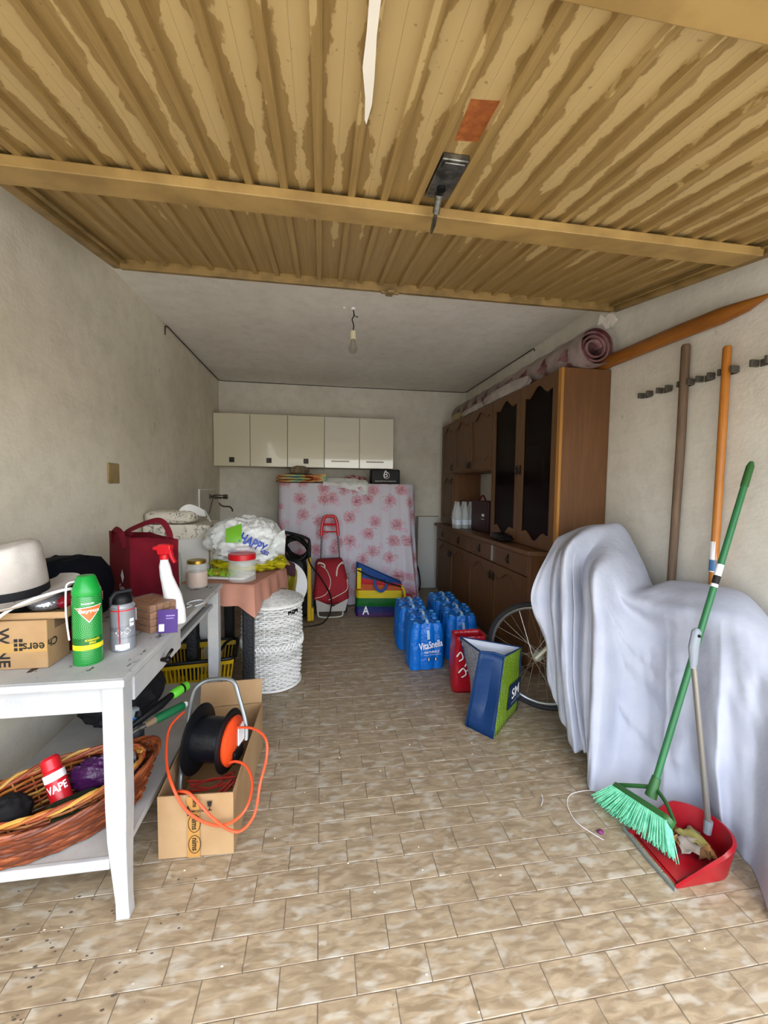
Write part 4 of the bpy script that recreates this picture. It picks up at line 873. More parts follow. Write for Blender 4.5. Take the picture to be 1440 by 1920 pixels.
# things in the baskets
vp = thing('red_spray_can', 'white and red aerosol with red cap lying in the nested basket', 'spray can', (-.885, 1.475, .325), rx=R(-14), ry=R(-24)); MB().lathe([(.001, -.10), (.030, -.10), (.031, -.09), (.031, .055), (.024, .066), (.001, .067)], 24).build('can', M_red, vp)
MB().lathe([(.0313, .030), (.0313, .056)], 24).build('white_band', M_wink, vp); MB().lathe([(.001, .108), (.020, .108), (.027, .100), (.028, .066), (.026, .064)], 20).build('cap', M_red, vp)
va2 = None
lettering('VAPE', M_wink, vp, 0, 0, 0, .062, .026, .03, warp=lambda p: ((.0318)*math.cos(R(-60)+p.x/.0316), .0318*math.sin(R(-60)+p.x/.0316), .005+p.y), world=False)
M_oliv = mat('dark_green_case', '1a2418', .25); gcse = thing('green_case', 'dark green plastic case lying in the nested basket', 'case', (-.815, 1.435, .228), rz=R(33), rx=R(20))
MB().loft([[(x, y, z) for x, y in rrect(.15*f_, .085*f_, .012, 3)] for z, f_ in ((0, .9), (.02, 1), (.075, 1), (.09, .82))]).build('shell', M_oliv, gcse); MB().box(-.045, .045, -.025, .025, .09, .094).build('raised_panel', M_oliv, gcse, bev=.002)
tag(blob((-.775, 1.545, .315), (.10, .05, .055), 31, .4, 3).build('purple_bag', mat('purple_film', '3a1440', .3, bump=.7, bscale=18, bdist=.02), loc=(-.775, 1.545, .26), world=True, angle=60), 'crumpled purple plastic bag in the nested basket', 'bag')
tag(blob((-1.01, 1.43, .285), (.06, .06, .05), 35, .2, 2).build('black_cloth', M_band, loc=(-1.01, 1.43, .235), world=True, angle=60), 'black cloth bundle at the left end of the large basket', 'cloth')
tag(MB().box(-.03, .03, -.02, .02, 0, .09, Matrix.Translation((-.715, 1.575, .262)) @ Matrix.Rotation(R(30), 4, 'Z')).build('grey_box', mat('grey_card', '7b7d80', .7), loc=(-.715, 1.575, .262), world=True, smooth=False, bev=.003), 'small plain grey box at the right end of the baskets', 'box')
# garden loppers, green-handled tool, blue bottle
lp = thing('garden_loppers', 'black garden loppers with lime green grip leaning over the baskets', 'tool', (-.70, 1.78, .36))
p0, p1, p2, p3 = V((-0.71, 1.68, 0.43)), V((-0.656, 1.74, 0.455)), V((-0.631, 1.8, 0.465)), V((-0.591, 1.88, 0.467))
MB().tube([p0+(p0-p1)*.6, p0, p1, p2], [.010, .014, .018, .013], 10).build('shaft', M_black, lp, world=True); MB().tube([p2, p2.lerp(p3, .1), p3.lerp(p2, .08), p3], [.016, .021, .020, .012], 12).build('grip', mat('lime_rubber', '58b02c', .5), lp, world=True)
MB().cyl(p0+V((0,-.012,.02)), p0+V((0,.0,.035)), .014, n=12).build('pivot', M_black, lp, world=True); MB().tube([p2.lerp(p3, .55)-V((0,.0,0)), p2.lerp(p3, .66)], .0215, 12).build('grip_ring', M_black, lp, world=True)
gt = thing('garden_cane_tool', 'garden hand tool with dark green rubber handle over the baskets', 'tool', (-.68, 1.74, .34)); p0, p1, p2, p3 = V((-0.718, 1.6, 0.42)), V((-0.682, 1.66, 0.418)), V((-0.663, 1.7, 0.415)), V((-0.589, 1.82, 0.406))
MB().tube([p0, p1], [.006, .009], 8).build('shaft', M_steel, gt, world=True); MB().tube([p1, p2], [.010, .014], 10).build('ferrule', mat('worn_wood', '7d6850', .7), gt, world=True); MB().tube([p2, p2.lerp(p3, .1), p3.lerp(p2, .05), p3], [.014, .018, .017, .011], 12).build('handle', mat('green_rubber', '0f5a34', .45), gt, world=True); MB().sphere(p3+(p3-p2)*.04, .013, 10, 7).build('end_cap', M_white_p, gt, world=True)
bo = thing('blue_bottle', 'bottle with clear nozzle and blue cap among the garden tools', 'bottle', (-.815, 1.83, .20)); c_ = V((-0.746, 1.72, 0.421)); c_.z = 0
MB().lathe([(.001, .20), (.032, .20), (.034, .21), (.034, .36), (.025, .40)], 20, Matrix.Translation(c_)).build('bottle_body', mat('grey_bottle', '23272c', .4), bo, world=True); MB().lathe([(.026, .395), (.031, .40), (.031, .425), (.024, .43)], 20, Matrix.Translation(c_)).build('blue_cap', mat('blue_cap', '2379b8', .35), bo, world=True); MB().lathe([(.020, .428), (.018, .455), (.012, .460), (.001, .461)], 16, Matrix.Translation(c_)).build('nozzle', mat('frosted_cap', '8b9496', .3), bo, world=True)

# ---------------------------------------------------------------- cardboard box with cable reel
cb = thing('cardboard_box', 'open cardboard box with printed tape holding the cable reel', 'box', (-.455, 1.80, 0))
q = [V((-.582, 1.50, 0)), V((-.317, 1.487, 0)), V((-.300, 2.115, 0)), V((-.610, 2.10, 0))]
def wallq(a, b, z0, z1, nm, t=.004, m=M_card, lean=V((0,0,0))):
    n_ = V((-(b-a).y, (b-a).x, 0)).normalized()*t; mb = MB()
    up = [a+n_+lean+V((0,0,z1)), b+n_+lean+V((0,0,z1)), a+lean+V((0,0,z1)), b+lean+V((0,0,z1))]
    mb.add([a+V((0,0,z0)), b+V((0,0,z0)), b+n_+V((0,0,z0)), a+n_+V((0,0,z0)), up[2], up[3], up[1], up[0]], [(3,2,1,0),(4,5,6,7),(0,1,5,4),(1,2,6,5),(2,3,7,6),(3,0,4,7)]); return mb.build(nm, m, cb, world=True, smooth=False)
wallq(q[0], q[1], .002, .238, 'front_side'); wallq(q[1], q[2], .002, .236, 'right_side'); wallq(q[2], q[3], .002, .237, 'rear_side'); wallq(q[3], q[0], .002, .236, 'left_side')
MB().add([p+V((0,0,.002)) for p in q], [(0,1,2,3)]).build('box_floor', M_cardin, cb, world=True, smooth=False)
a_, b_ = q[2]+V((-.005,.006,0)), q[3]+V((.005,.006,0)); wallq(a_, b_, .238, .35, 'rear_flap', m=M_card, lean=V((0,.03,0)))
a_, b_ = q[0]+V((.004,-.006,0)), q[1]+V((-.004,-.006,0)); 
MB().add([(-.478, 1.4885, .004), (-.435, 1.4865, .004), (-.435, 1.4865, .236), (-.478, 1.4885, .236)], [(0,1,2,3)]).build('tape', mat('brown_tape', 'a97c40', .22), cb, world=True, smooth=False)
fo_ = lambda x, z: (x, 1.4930-(x+.582)*.0491-.0008, z) if False else (x, 1.4880-(x+.455)*.0491-.0022, z)
for zc in (.055, .135):
    lettering('nims', M_ink, cb, fo_(-.452, zc), (0,0,-1), (1,-.049,0), .048, .020, .02)
    mb = MB(); mb.tube([V(fo_(-.453+.021*math.cos(2*PI*i/24), zc+.034*math.sin(2*PI*i/24))) for i in range(24)], .0011, 4, True); mb.build('logo_ring', M_ink, cb, world=True)
lettering('nims', M_ink, cb, fo_(-.450, .212), (0,0,-1), (1,-.049,0), .03, .016, .02); lettering('EMOJOBE', M_ink, cb, fo_(-.44, .180), (1,-.049,0), (0,0,1), .055, .011, .02)
mb = MB(); mb.add([V(fo_(x, z)) for x, z in ((-.484, .180), (-.464, .180), (-.474, .206))], [(0,1,2)]); mb.add([V(fo_(x, z)) for x, z in ((-.477, .165), (-.471, .165), (-.471, .180), (-.477, .180))], [(0,1,2,3)]); mb.build('up_arrow', M_ink, cb, world=True, smooth=False)
mb = MB(); mb.add([V(fo_(x, z)) for x, z in ((-.405, .196), (-.393, .196), (-.390, .216), (-.408, .216))], [(0,1,2,3)]); mb.add([V(fo_(x, z)) for x, z in ((-.4005, .183), (-.3975, .183), (-.3975, .196), (-.4005, .196))], [(0,1,2,3)]); mb.add([V(fo_(x, z)) for x, z in ((-.407, .180), (-.391, .180), (-.391, .184), (-.407, .184))], [(0,1,2,3)]); mb.build('fragile_glass_mark', M_ink, cb, world=True, smooth=False)
M_ocord = mat('orange_cord', 'd9502a', .4); M_oplast = mat('orange_plastic', 'd4461a', .35); M_tubeS = mat('grey_tube', '85898a', .35, .7)
rl = thing('cable_reel', 'black and orange extension cable reel in the cardboard box', 'cable reel', (-.46, 1.78, .05))
Mx = frame((-.455, 1.76, .275), (0,1,0), (0,0,1)); Mx = Matrix.Translation((-.448, 1.75, .285)) @ Matrix.Rotation(R(-14), 4, 'Z') @ Matrix.Rotation(R(90), 4, 'Y')
MB().lathe([(.03, -.075), (.132, -.075), (.138, -.070), (.138, -.066), (.132, -.062), (.03, -.062)], 40, Mx).build('flange', M_black, rl, world=True)
fl2 = MB().lathe([(.03, .062), (.118, .062), (.124, .066), (.124, .070), (.118, .075), (.03, .075)], 40, Mx).build('flange', M_black, rl, world=True)
MB().lathe([(.001, -.0615), (.088, -.0615), (.0885, -.03), (.088, .0615), (.001, .0615)], 40, Mx).build('cable_drum', mat('black_winding', '0c0e13', .3, bump=.5, bscale=60, bdist=.003, stretch=(1,1,1)), rl, world=True)
MB().lathe([(.001, .0755), (.095, .0755), (.098, .085), (.080, .098), (.001, .10)], 28, Mx).build('hub_cover', M_oplast, rl, world=True); MB().box(-.05, .03, .01, .09, .100, .104, Mx).build('socket_label', M_wink, rl, world=True, smooth=False); MB().box(.03, .08, -.04, .04, .0985, .112, Mx).build('thermal_switch', M_black, rl, world=True, bev=.004)
hp_ = [(-.55, 1.63, .12), (-.565, 1.70, .20), (-.552, 1.77, .38), (-.545, 1.78, .45), (-.525, 1.785, .50), (-.48, 1.79, .525), (-.40, 1.77, .535), (-.365, 1.76, .52), (-.345, 1.745, .47), (-.312, 1.72, .36), (-.308, 1.70, .30)]
MB().tube(bez(hp_, 5), .0085, 10).build('carry_frame', M_tubeS, rl, world=True); MB().tube([(-.55, 1.63, .12), (-.53, 1.60, .115), (-.40, 1.585, .155), (-.365, 1.58, .165)], .0085, 10).build('foot_tube', M_tubeS, rl, world=True)
la = [(-0.583, 1.8, 0.386), (-0.614, 1.72, 0.365), (-0.585, 1.6, 0.319), (-0.532, 1.5, 0.283), (-0.473, 1.47, 0.199), (-0.391, 1.466, 0.141), (-0.322, 1.462, 0.142), (-0.269, 1.475, 0.182), (-0.26, 1.55, 0.216), (-0.294, 1.62, 0.24), (-0.347, 1.66, 0.238), (-0.393, 1.68, 0.21)]
lb = [(-0.347, 1.72, 0.346), (-0.272, 1.66, 0.371), (-0.216, 1.6, 0.362), (-0.207, 1.56, 0.311), (-0.223, 1.5, 0.25), (-0.238, 1.47, 0.162), (-0.279, 1.455, 0.116), (-0.325, 1.455, 0.122), (-0.379, 1.455, 0.171), (-0.433, 1.47, 0.225), (-0.475, 1.49, 0.252), (-0.523, 1.53, 0.23), (-0.524, 1.6, 0.163)]
MB().tube(bez(la, 8), .0052, 8).build('cord', M_ocord, rl, world=True); MB().tube(bez(lb, 8), .0052, 8).build('cord', M_ocord, rl, world=True)
mb = MB(); random.seed(4)
for i in range(9):
    y = 1.56+.02*i; mb.tube(bez([(-.54+random.uniform(-.01,.02), y, .13), (-.45, y+random.uniform(-.04,.04), .10+random.uniform(0,.06)), (-.36+random.uniform(-.02,.02), y+random.uniform(-.05,.05), .14+random.uniform(0,.04))], 5), .0050, 6)
mb.build('coiled_cord', mat('red_cord', '8a1f16', .45), rl, world=True)
# yellow shopping basket under the far end of the desk
M_yb = mat('yellow_basket', 'b5930c', .4); ybk = thing('shopping_basket', 'yellow slotted plastic shopping basket with black rim under the desk', 'basket', (-.80, 2.76, .0), rz=R(8))
W_, D_, H_ = .46, .34, .27
def side(p, q_, nm):
    p = V(p); q_ = V(q_); L_ = (q_-p).length; n_ = int(L_/.022); mb = MB(); ce = V((0,0,0))
    d = (q_-p).normalized(); nn = V((-d.y, d.x, 0))
    def pl(s, z): t = .84+.16*z/H_; return V(((p+d*s).x*t, (p+d*s).y*t, z))
    for z0, z1 in ((.004, .05), (.13, .15), (.235, H_)):
        mb.add([pl(0, z0), pl(L_, z0), pl(L_, z1), pl(0, z1)], [(0,1,2,3)])
    for i in range(n_+1):
        s = L_*i/n_; h_ = .0055
        for z0, z1 in ((.05, .13), (.15, .235)): mb.add([pl(max(0,s-h_), z0), pl(min(L_,s+h_), z0), pl(min(L_,s+h_*.6), z1), pl(max(0,s-h_*.6), z1)], [(0,1,2,3)])
    return mb.build(nm, M_yb, ybk, smooth=False, solid=.004)
cn = [(-W_/2,-D_/2,0),(W_/2,-D_/2,0),(W_/2,D_/2,0),(-W_/2,D_/2,0)]
for i in range(4): side(cn[i], cn[(i+1) % 4], 'slotted_side')
MB().add([(x*.84, y*.84, .006) for x, y, z in cn], [(0,1,2,3)]).build('basket_floor', M_yb, ybk, smooth=False)
MB().tube([V((x, y, H_+.004)) for x, y in rrect(W_+.02, D_+.02, .05, 5)], .012, 8, True).build('rim', M_black, ybk)
MB().tube(bez([(-W_/2+.03, D_/2-.02, H_+.01), (-W_/2+.05, .02, H_+.028), (-W_/2+.08, -D_/2+.03, H_+.02)], 6), .010, 8).tube(bez([(W_/2-.03, D_/2-.02, H_+.01), (W_/2-.06, .02, H_+.035), (W_/2-.10, -D_/2+.03, H_+.02)], 6), .010, 8).build('carry_handle', M_black, ybk)
tag(blob((-.98, 2.99, .20), (.14, .05, .19), 44, .12, 2, flat=.004).build('maroon_bag', mat('maroon_cloth', '2c0b10', .8), loc=(-.98, 2.99, .004), world=True), 'dark maroon bag on the floor behind the yellow basket', 'bag')
tag(blob((-1.0, 2.2, .29), (.17, .22, .10), 47, .18, 2, flat=.192).build('dark_bundle', mat('dark_bundle', '14151a', .6, bump=.5, bscale=10, bdist=.02), loc=(-1.0, 2.2, .192), world=True), 'dark bundle of bags at the back of the desk shelf', 'bag')
# ---------------------------------------------------------------- back of the garage
# beside the hamper: folded white lid, olive bag, maroon cloth
wl_ = thing('white_basin', 'round white plastic basin standing on edge behind the laundry hamper', 'basin', (-.33, 3.42, .30))
Mx = Matrix.Translation((-.325, 3.43, .535)) @ Matrix.Rotation(R(14), 4, 'Z') @ Matrix.Rotation(R(80), 4, 'X')
MB().lathe([(.001, .05), (.12, .05), (.16, .035), (.20, .0), (.215, -.004), (.216, .0), (.202, .006), (.163, .042), (.12, .057), (.001, .057)], 40, Mx).build('bowl', M_white_p, wl_, world=True)
sk_ = thing('yellow_stool', 'low yellow plastic stool holding the white basin', 'stool', (-.34, 3.43, 0)); MB().box(-.50, -.18, 3.32, 3.54, .285, .305).build('seat', M_yb, sk_, world=True, bev=.008)
for x, y in ((-.47, 3.35), (-.21, 3.35), (-.47, 3.51), (-.21, 3.51)): MB().cyl((x, y, 0), (x, y, .284), .018, .014, 10).build('leg', M_yb, sk_, world=True)
ol = MB(); rows_ = [[V((-.335+.035*i+.008*math.sin(j*1.3), 3.30-.02*math.sin(i*1.5+j*.7), .735-.055*j-.006*i)) for i in range(5)] for j in range(6)]; ol.grid(rows_)
tag(ol.build('olive_bag', mat('olive_film', '6f6410', .35, bump=.6, bscale=14, bdist=.02), loc=(-.265, 3.3, .46), world=True, angle=60, solid=.025, sub=2), 'olive yellow plastic sack in front of the white basin', 'bag')
ol = MB(); rows_ = [[V((-.335+.045*i, 3.24-.015*math.sin(i*1.5+j*.7), .80-.04*j-.02*abs(i-1))) for i in range(4)] for j in range(4)]; ol.grid(rows_)
tag(ol.build('maroon_cloth', mat('maroon_rag', '34101a', .8), loc=(-.28, 3.24, .68), world=True, angle=60, solid=.012, sub=2), 'dark maroon rag hanging beside the yellow bag', 'cloth')
# pressure washer with hose
M_yel2 = mat('washer_yellow', 'b9960f', .35)
pw = thing('pressure_washer', 'yellow and black pressure washer with coiled black hose', 'pressure washer', (-.28, 4.18, 0))
MB().loft([[(-.27+x, 4.18+y, z) for x, y in rrect(.30*f_, .26*f_, .05, 4)] for z, f_ in ((.06, .8), (.10, 1), (.45, .95), (.60, .8), (.66, .6))]).build('body', M_black, pw, world=True)
for x in (-.43, -.115): MB().prism([(0, .02), (.10, .02), (.13, .2), (.10, .45), (.06, .66), (.02, .66), (.0, .4)], -.022, .022, frame((x, 4.03, 0), (0,1,0), (0,0,1))).build('side_shell', M_yel2, pw, world=True, bev=.01)
MB().box(-.10, -.07, 4.05, 4.12, .02, .15).build('foot', M_yel2, pw, world=True, bev=.008)
for x in (-.40, -.14): MB().cyl((x-.02, 4.30, .09), (x+.02, 4.30, .09), .088, n=20).build('wheel', M_black, pw, world=True)
MB().tube(bez([(-.42, 4.25, .60), (-.43, 4.25, .86), (-.38, 4.24, .90), (-.16, 4.24, .84), (-.12, 4.25, .78), (-.12, 4.25, .60)], 6), .016, 8).build('push_handle', M_black, pw, world=True); MB().tube([(-.46, 4.16, .86), (-.42, 4.14, .91), (-.36, 4.13, .875), (-.33, 4.12, .82)], [.02, .026, .024, .016], 10).build('spray_gun', mat('maroon_grip', '3c0f18', .5), pw, world=True)
mb = MB(); random.seed(8)
for k in range(9):
    rx_, rz_ = .11+.012*random.random(), .095+.02*random.random(); c_ = V((-.25+.02*random.random(), 4.08+.012*k, .74+.02*random.random())); mb.tube([c_+V((rx_*math.cos(2*PI*i/28), .04*math.sin(2*PI*i/28+k*2.4), rz_*(1-.07*(k % 4))*math.sin(2*PI*i/28)-(.05+.13*(k % 5))*rx_*math.cos(2*PI*i/28))) for i in range(28)], .009, 7, True)
mb.build('hose_coil', M_black, pw, world=True)
MB().tube(bez([(-.13, 4.06, .80), (-.11, 4.02, .62), (-.0, 4.05, .45), (.10, 4.10, .25), (.09, 4.05, .10), (.02, 3.98, .02), (-.10, 3.92, .012), (-.22, 3.90, .012)], 8), .007, 8).build('power_cable', M_black, pw, world=True)
# shopping trolley
M_redc = mat('red_canvas', '8e1420', .8, bump=.3, bscale=14, bdist=.02, col2='7a0f1a', nscale=4); M_pipe = mat('cream_piping', 'cfc3b4', .7); M_gt = mat('grey_pole', '7f8083', .35, .6)
tr = thing('shopping_trolley', 'red fabric shopping trolley leaning against the floral sheet', 'trolley', (.10, 4.38, 0))
def TY(z): return 4.32+.18*z
mb = MB()
for s in (-1, 1): mb.tube([(.10+s*.105, TY(.05), .05), (.10+s*.105, TY(.55), .55), (.095+s*.085, TY(.86), .86)], .010, 8)
mb.build('pole', M_gt, tr, world=True)
MB().tube(bez([(.095-.092, TY(.83), .83), (.095-.082, TY(.95), .95), (.095-.055, TY(1.03), 1.035), (.095, TY(1.04), 1.045), (.095+.055, TY(1.03), 1.035), (.095+.082, TY(.95), .95), (.095+.092, TY(.83), .83)], 6), .018, 10).tube([(.095-.075, TY(.95), .955), (.095+.075, TY(.95), .955)], .013, 8).tube([(.095-.085, TY(.89), .875), (.095+.085, TY(.89), .875)], .008, 8).build('handle', M_red, tr, world=True)
rings = []
for z, hw, hd, dx in ((.15, .12, .07, .0), (.20, .185, .10, .0), (.34, .185, .11, .01), (.46, .165, .10, .0), (.56, .15, .085, -.01), (.60, .13, .05, -.01)):
    rings.append([(.10+dx+x+.010*noise.noise(V((x*8, z*7, 1))), TY(z)-.10+y, z+.015*noise.noise(V((x*9, y*4, z*3)))) for x, y in rrect(2*hw, 2*hd, .05, 4)])
bg_ = MB().loft(rings).build('bag', M_redc, tr, world=True, angle=60)
for pts in ([(.0, TY(.5)-.20, .55), (.06, TY(.5)-.215, .50), (.10, TY(.4)-.215, .38), (.05, TY(.3)-.215, .26), (-.06, TY(.2)-.20, .22)], [(.27, TY(.35)-.18, .40), (.27, TY(.3)-.2, .30), (.16, TY(.2)-.215, .24), (.08, TY(.2)-.20, .20)]): MB().tube(bez(pts, 6), .004, 5).build('piping', M_pipe, bg_, world=True)
for s in (-1, 1): MB().tube(bez([(.10+s*.13, TY(.5)-.17, .56), (.10+s*.12, TY(.5)-.20, .58), (.10+s*.07, TY(.5)-.205, .565 if s < 0 else .52), (.10+s*.06, TY(.5)-.21, .53 if s < 0 else .36)], 5), .008, 6).build('strap', M_pipe, bg_, world=True)
MB().add([(-.05, TY(.2)-.213, .21), (.12, TY(.15)-.20, .13), (.28, TY(.2)-.205, .21), (.25, TY(.1)-.19, .08), (-.04, TY(.1)-.19, .08)], [(4,3,2,1,0)]).build('grey_panel', mat('grey_canvas', 'a5a19a', .8), bg_, world=True, smooth=False)
MB().tube(bez([(-.02, 4.22, .16), (-.03, 4.20, .06), (.0, 4.19, .012), (.20, 4.19, .012), (.23, 4.20, .06), (.22, 4.22, .16)], 6), .008, 8).build('stand', mat('white_tube', 'b9b5aa', .4), tr, world=True)
for s in (-1, 1): MB().cyl((.10+s*.155, 4.36, .072), (.10+s*.18, 4.36, .072), .070, n=20).cyl((.10+s*.150, 4.36, .072), (.10+s*.185, 4.36, .072), .03, n=14).build('wheel', M_tyre, tr, world=True)
MB().tube([(.27, TY(.25)+.0, .30), (.275, 4.37, .08)], .008, 8).build('wheel_strut', M_gt, tr, world=True)
# rainbow tote
rb = thing('rainbow_tote', 'rainbow striped woven tote bag on the floor by floral sheet', 'tote bag', (.60, 4.30, 0))
RC = [mat('rb_'+n_, c_, .5, spec=.2, bump=.5, bscale=16, bdist=.02) for n_, c_ in (('purple', '3a1450'), ('navy', '14205e'), ('green', '0f5a22'), ('yellow', 'c9b21c'), ('orange', 'a84a18'), ('red', 'a81a20'), ('blue', '17407e'))]
zs = [0, .04, .10, .19, .27, .34, .41, .56]
mb = MB()
def rbr(z):
    k = z/.56; out = []
    for x, y in rrect(.50-.02*k, .22*(1-.45*k), .03, 5):
        t = (x+.25)/.5; zz = z*(1-.40*t*max(0, (k-.5)*2)-.10*t*(k < .01)*0); wob = .022*noise.noise(V((x*12, z*12, y*3)))
        out.append((.62+x, 4.30+y-.06*t+wob+.03*k, zz+.004))
    return out
for i in range(7):
    mb.cur = i; sub_ = [zs[i]+(zs[i+1]-zs[i])*j/3 for j in range(4)]; mb.loft([rbr(z) for z in sub_], False)
mb.cur = 0; r0_ = rbr(0); mb.add(r0_, [tuple(range(len(r0_)-1, -1, -1))])
mb.build('body', RC, rb, world=True, angle=60)
MB().tube(bez([(.38, 4.19, .50), (.50, 4.16, .44), (.66, 4.14, .38), (.84, 4.13, .325)], 6), .008, 6).build('top_hem', M_black, rb, world=True)
MB().tube(bez([(.56, 4.165, .43), (.57, 4.14, .32), (.63, 4.135, .28), (.68, 4.14, .33), (.69, 4.15, .40)], 6), .014, 6, flat=.2).build('handle', RC[6], rb, world=True); MB().tube(bez([(.84, 4.16, .33), (.88, 4.15, .26), (.87, 4.13, .12), (.83, 4.12, .03)], 6), .012, 6, flat=.3).build('yellow_strap', RC[3], rb, world=True)
MB().box(.375, .42, 4.185, 4.20, .30, .52).build('corner_trim', RC[3], rb, world=True, bev=.004)
lettering('A', M_wink, rb, (.47, 4.175, .07), (1,-.12,0), (0,0,1), .07, .09, .02)
rt_ = thing('red_pail', 'small red pail with ring handle beside the rainbow tote', 'pail', (.93, 4.30, 0)); MB().lathe([(.001, .002), (.06, .002), (.075, .12), (.07, .12), (.056, .008), (.001, .008)], 24).build('pail', M_red, rt_); MB().tube([V((.072*math.cos(PI*i/14), -.03*math.sin(PI*i/14), .115+.085*math.sin(PI*i/14))) for i in range(15)], .010, 8).build('grip', M_red, rt_)
# top of the floral cover: beach mat, hat, plastic bag, black box
FZ = 1.412
def rbmat():
    m, nt, b = newmat('rainbow_towel'); N = NT(nt); P = N.obj(); sx_ = N.n('SeparateXYZ'); nt.links.new(P, sx_.inputs[0]); cr_ = N.n('ValToRGB'); nt.links.new(N.math('FRACT', N.math('ADD', N.math('MULTIPLY', sx_.outputs[0], 2.6), N.math('MULTIPLY', N.noise(N.mapping(P, (1,1,6)), 5, 3), 1.3))), cr_.inputs[0])
    e = cr_.color_ramp.elements; e[0].color = rgb('8a2a1c'); e[1].color = rgb('7a2430')
    for p_, c_ in ((.2, 'b8763a'), (.4, 'c2b27a'), (.6, '5f9a96'), (.75, '8fae7a'), (.88, 'c2a04a')): x_ = e.new(p_); x_.color = rgb(c_)
    nt.links.new(cr_.outputs[0], b.inputs['Base Color']); b.inputs['Roughness'].default_value = .85; return m
bm = thing('beach_towel', 'folded rainbow-striped beach towel on top of the floral cover', 'towel', (-.28, 4.82, FZ)); M_rbt = rbmat()
for k, (z, w_) in enumerate(((.004, .48), (.036, .50), (.068, .46))): blob((-.28+.01*k, 4.84, FZ+z+.016), (w_/2, .13, .0155), 60+k, .12, 2, pw=.5, ridge=False).build('fold', M_rbt, bm, world=True, angle=60)
P_ = [[V((-.10+.055*i, 4.72-.01*j, FZ+.015+.028*j+.03*(i == 3)*(j == 3))) for i in range(4)] for j in range(4)]; MB().grid(P_).build('corner_flap', M_rbt, bm, world=True, solid=.006, sub=1)
sh = thing('sun_hat', 'small crumpled beige cloth hat on the beach towel', 'hat', (-.25, 4.84, FZ+.105)); M_bei = mat('beige_cloth', '8f7f66', .85, col2='6c5c48', nscale=12, bump=.5, bscale=20, bdist=.02); blob((-.25, 4.84, FZ+.145), (.10, .09, .05), 70, .35, 3).build('crown', M_bei, sh, world=True, angle=60); MB().lathe([(.06, .0), (.13, -.004), (.15, -.002), (.13, .004), (.06, .006)], 24, Matrix.Translation((-.25, 4.84, FZ+.112))).build('brim', M_bei, sh, world=True)
pb = thing('plastic_bag', 'crumpled white plastic bag draped over the floral cover top', 'bag', (.28, 4.72, FZ)); mb = MB()
rows_ = []
for j in range(12):
    v = j/11; row = []
    for i in range(18):
        u = i/17; x = .02+.52*u; y = 4.85-.17*v-.02*u; z = FZ+.055*math.sin(PI*min(1, v*1.3))*(.6+.5*math.sin(PI*u))+.004
        if v > .62: y = 4.655-.03*(v-.62)-.0; z = FZ-.02-(v-.62)*(.10+.30*u*u)+.03
        y += -.02*noise.noise(V((u*7, v*5, 2))); z += .018*noise.noise(V((u*8, v*6, 7))); row.append((x, min(y, 4.9), z))
    rows_.append(row)
mb.grid(rows_); mb.build('film', M_film, pb, world=True, angle=70, solid=.002); blob((.40, 4.87, FZ+.05), (.13, .07, .045), 72, .3, 3, flat=FZ+.002).build('red_contents', mat('red_netting', '7b1c24', .6, col2='c9b0b0', nscale=25), pb, world=True)
bb_ = thing('black_box', 'black gift box with white emblem on the floral cover', 'box', (.765, 4.88, FZ)); MB().box(.59, .94, 4.80, 4.97, FZ+.001, FZ+.175).build('body', M_black, bb_, world=True, bev=.012)
lettering('B', M_wink, bb_, (.765, 4.799, FZ+.115), (1,0,0), (0,0,1), .05, .07, .0, .1); MB().tube([V((.775+.035*math.cos(2*PI*i/20), 4.7988, FZ+.105+.04*math.sin(2*PI*i/20))) for i in range(20)], .003, 5, True).build('emblem_ring', M_wink, bb_, world=True); MB().sphere((.765, 4.7985, FZ+.158), .010, 8, 6).build('emblem_crown', M_wink, bb_, world=True)
lettering('BORGHETTO & MARTINI', M_wink, bb_, (.765, 4.7985, FZ+.035), (1,0,0), (0,0,1), .25, .013, .0)
# back wall: inspection panel, pipe, hose
pn_ = thing('inspection_panel', 'white rectangular board leaning at the foot of the back wall', 'panel', (1.44, 5.30, 0)); MB().box(1.30, 1.58, 5.305, 5.325, .004, .985).build('board', mat('white_panel', 'c9c9c4', .5), pn_, world=True, bev=.003)
MB().box(1.292, 1.30, 5.300, 5.33, .004, .99).box(1.292, 1.585, 5.300, 5.33, .986, .994).build('frame_edge', M_tan, pn_, world=True, smooth=False)
tag(MB().tube([(1.275, 5.315, .0), (1.275, 5.315, .99)], .008, 8).tube([(1.24, 5.315, .62), (1.29, 5.315, .62)], .012, 8).build('thin_pipe', M_gt, loc=(1.275, 5.315, 0), world=True), 'thin grey pipe beside the white board at the back', 'pipe')
tag(MB().tube(bez([(1.20, 5.02, .42), (1.25, 5.04, .30), (1.27, 5.03, .12), (1.22, 4.97, .02), (1.12, 4.90, .012), (1.05, 4.55, .012)], 8), .010, 8).build('black_hose', M_black, loc=(1.2, 5.0, 0), world=True), 'black rubber hose beside the right edge of floral sheet', 'hose')
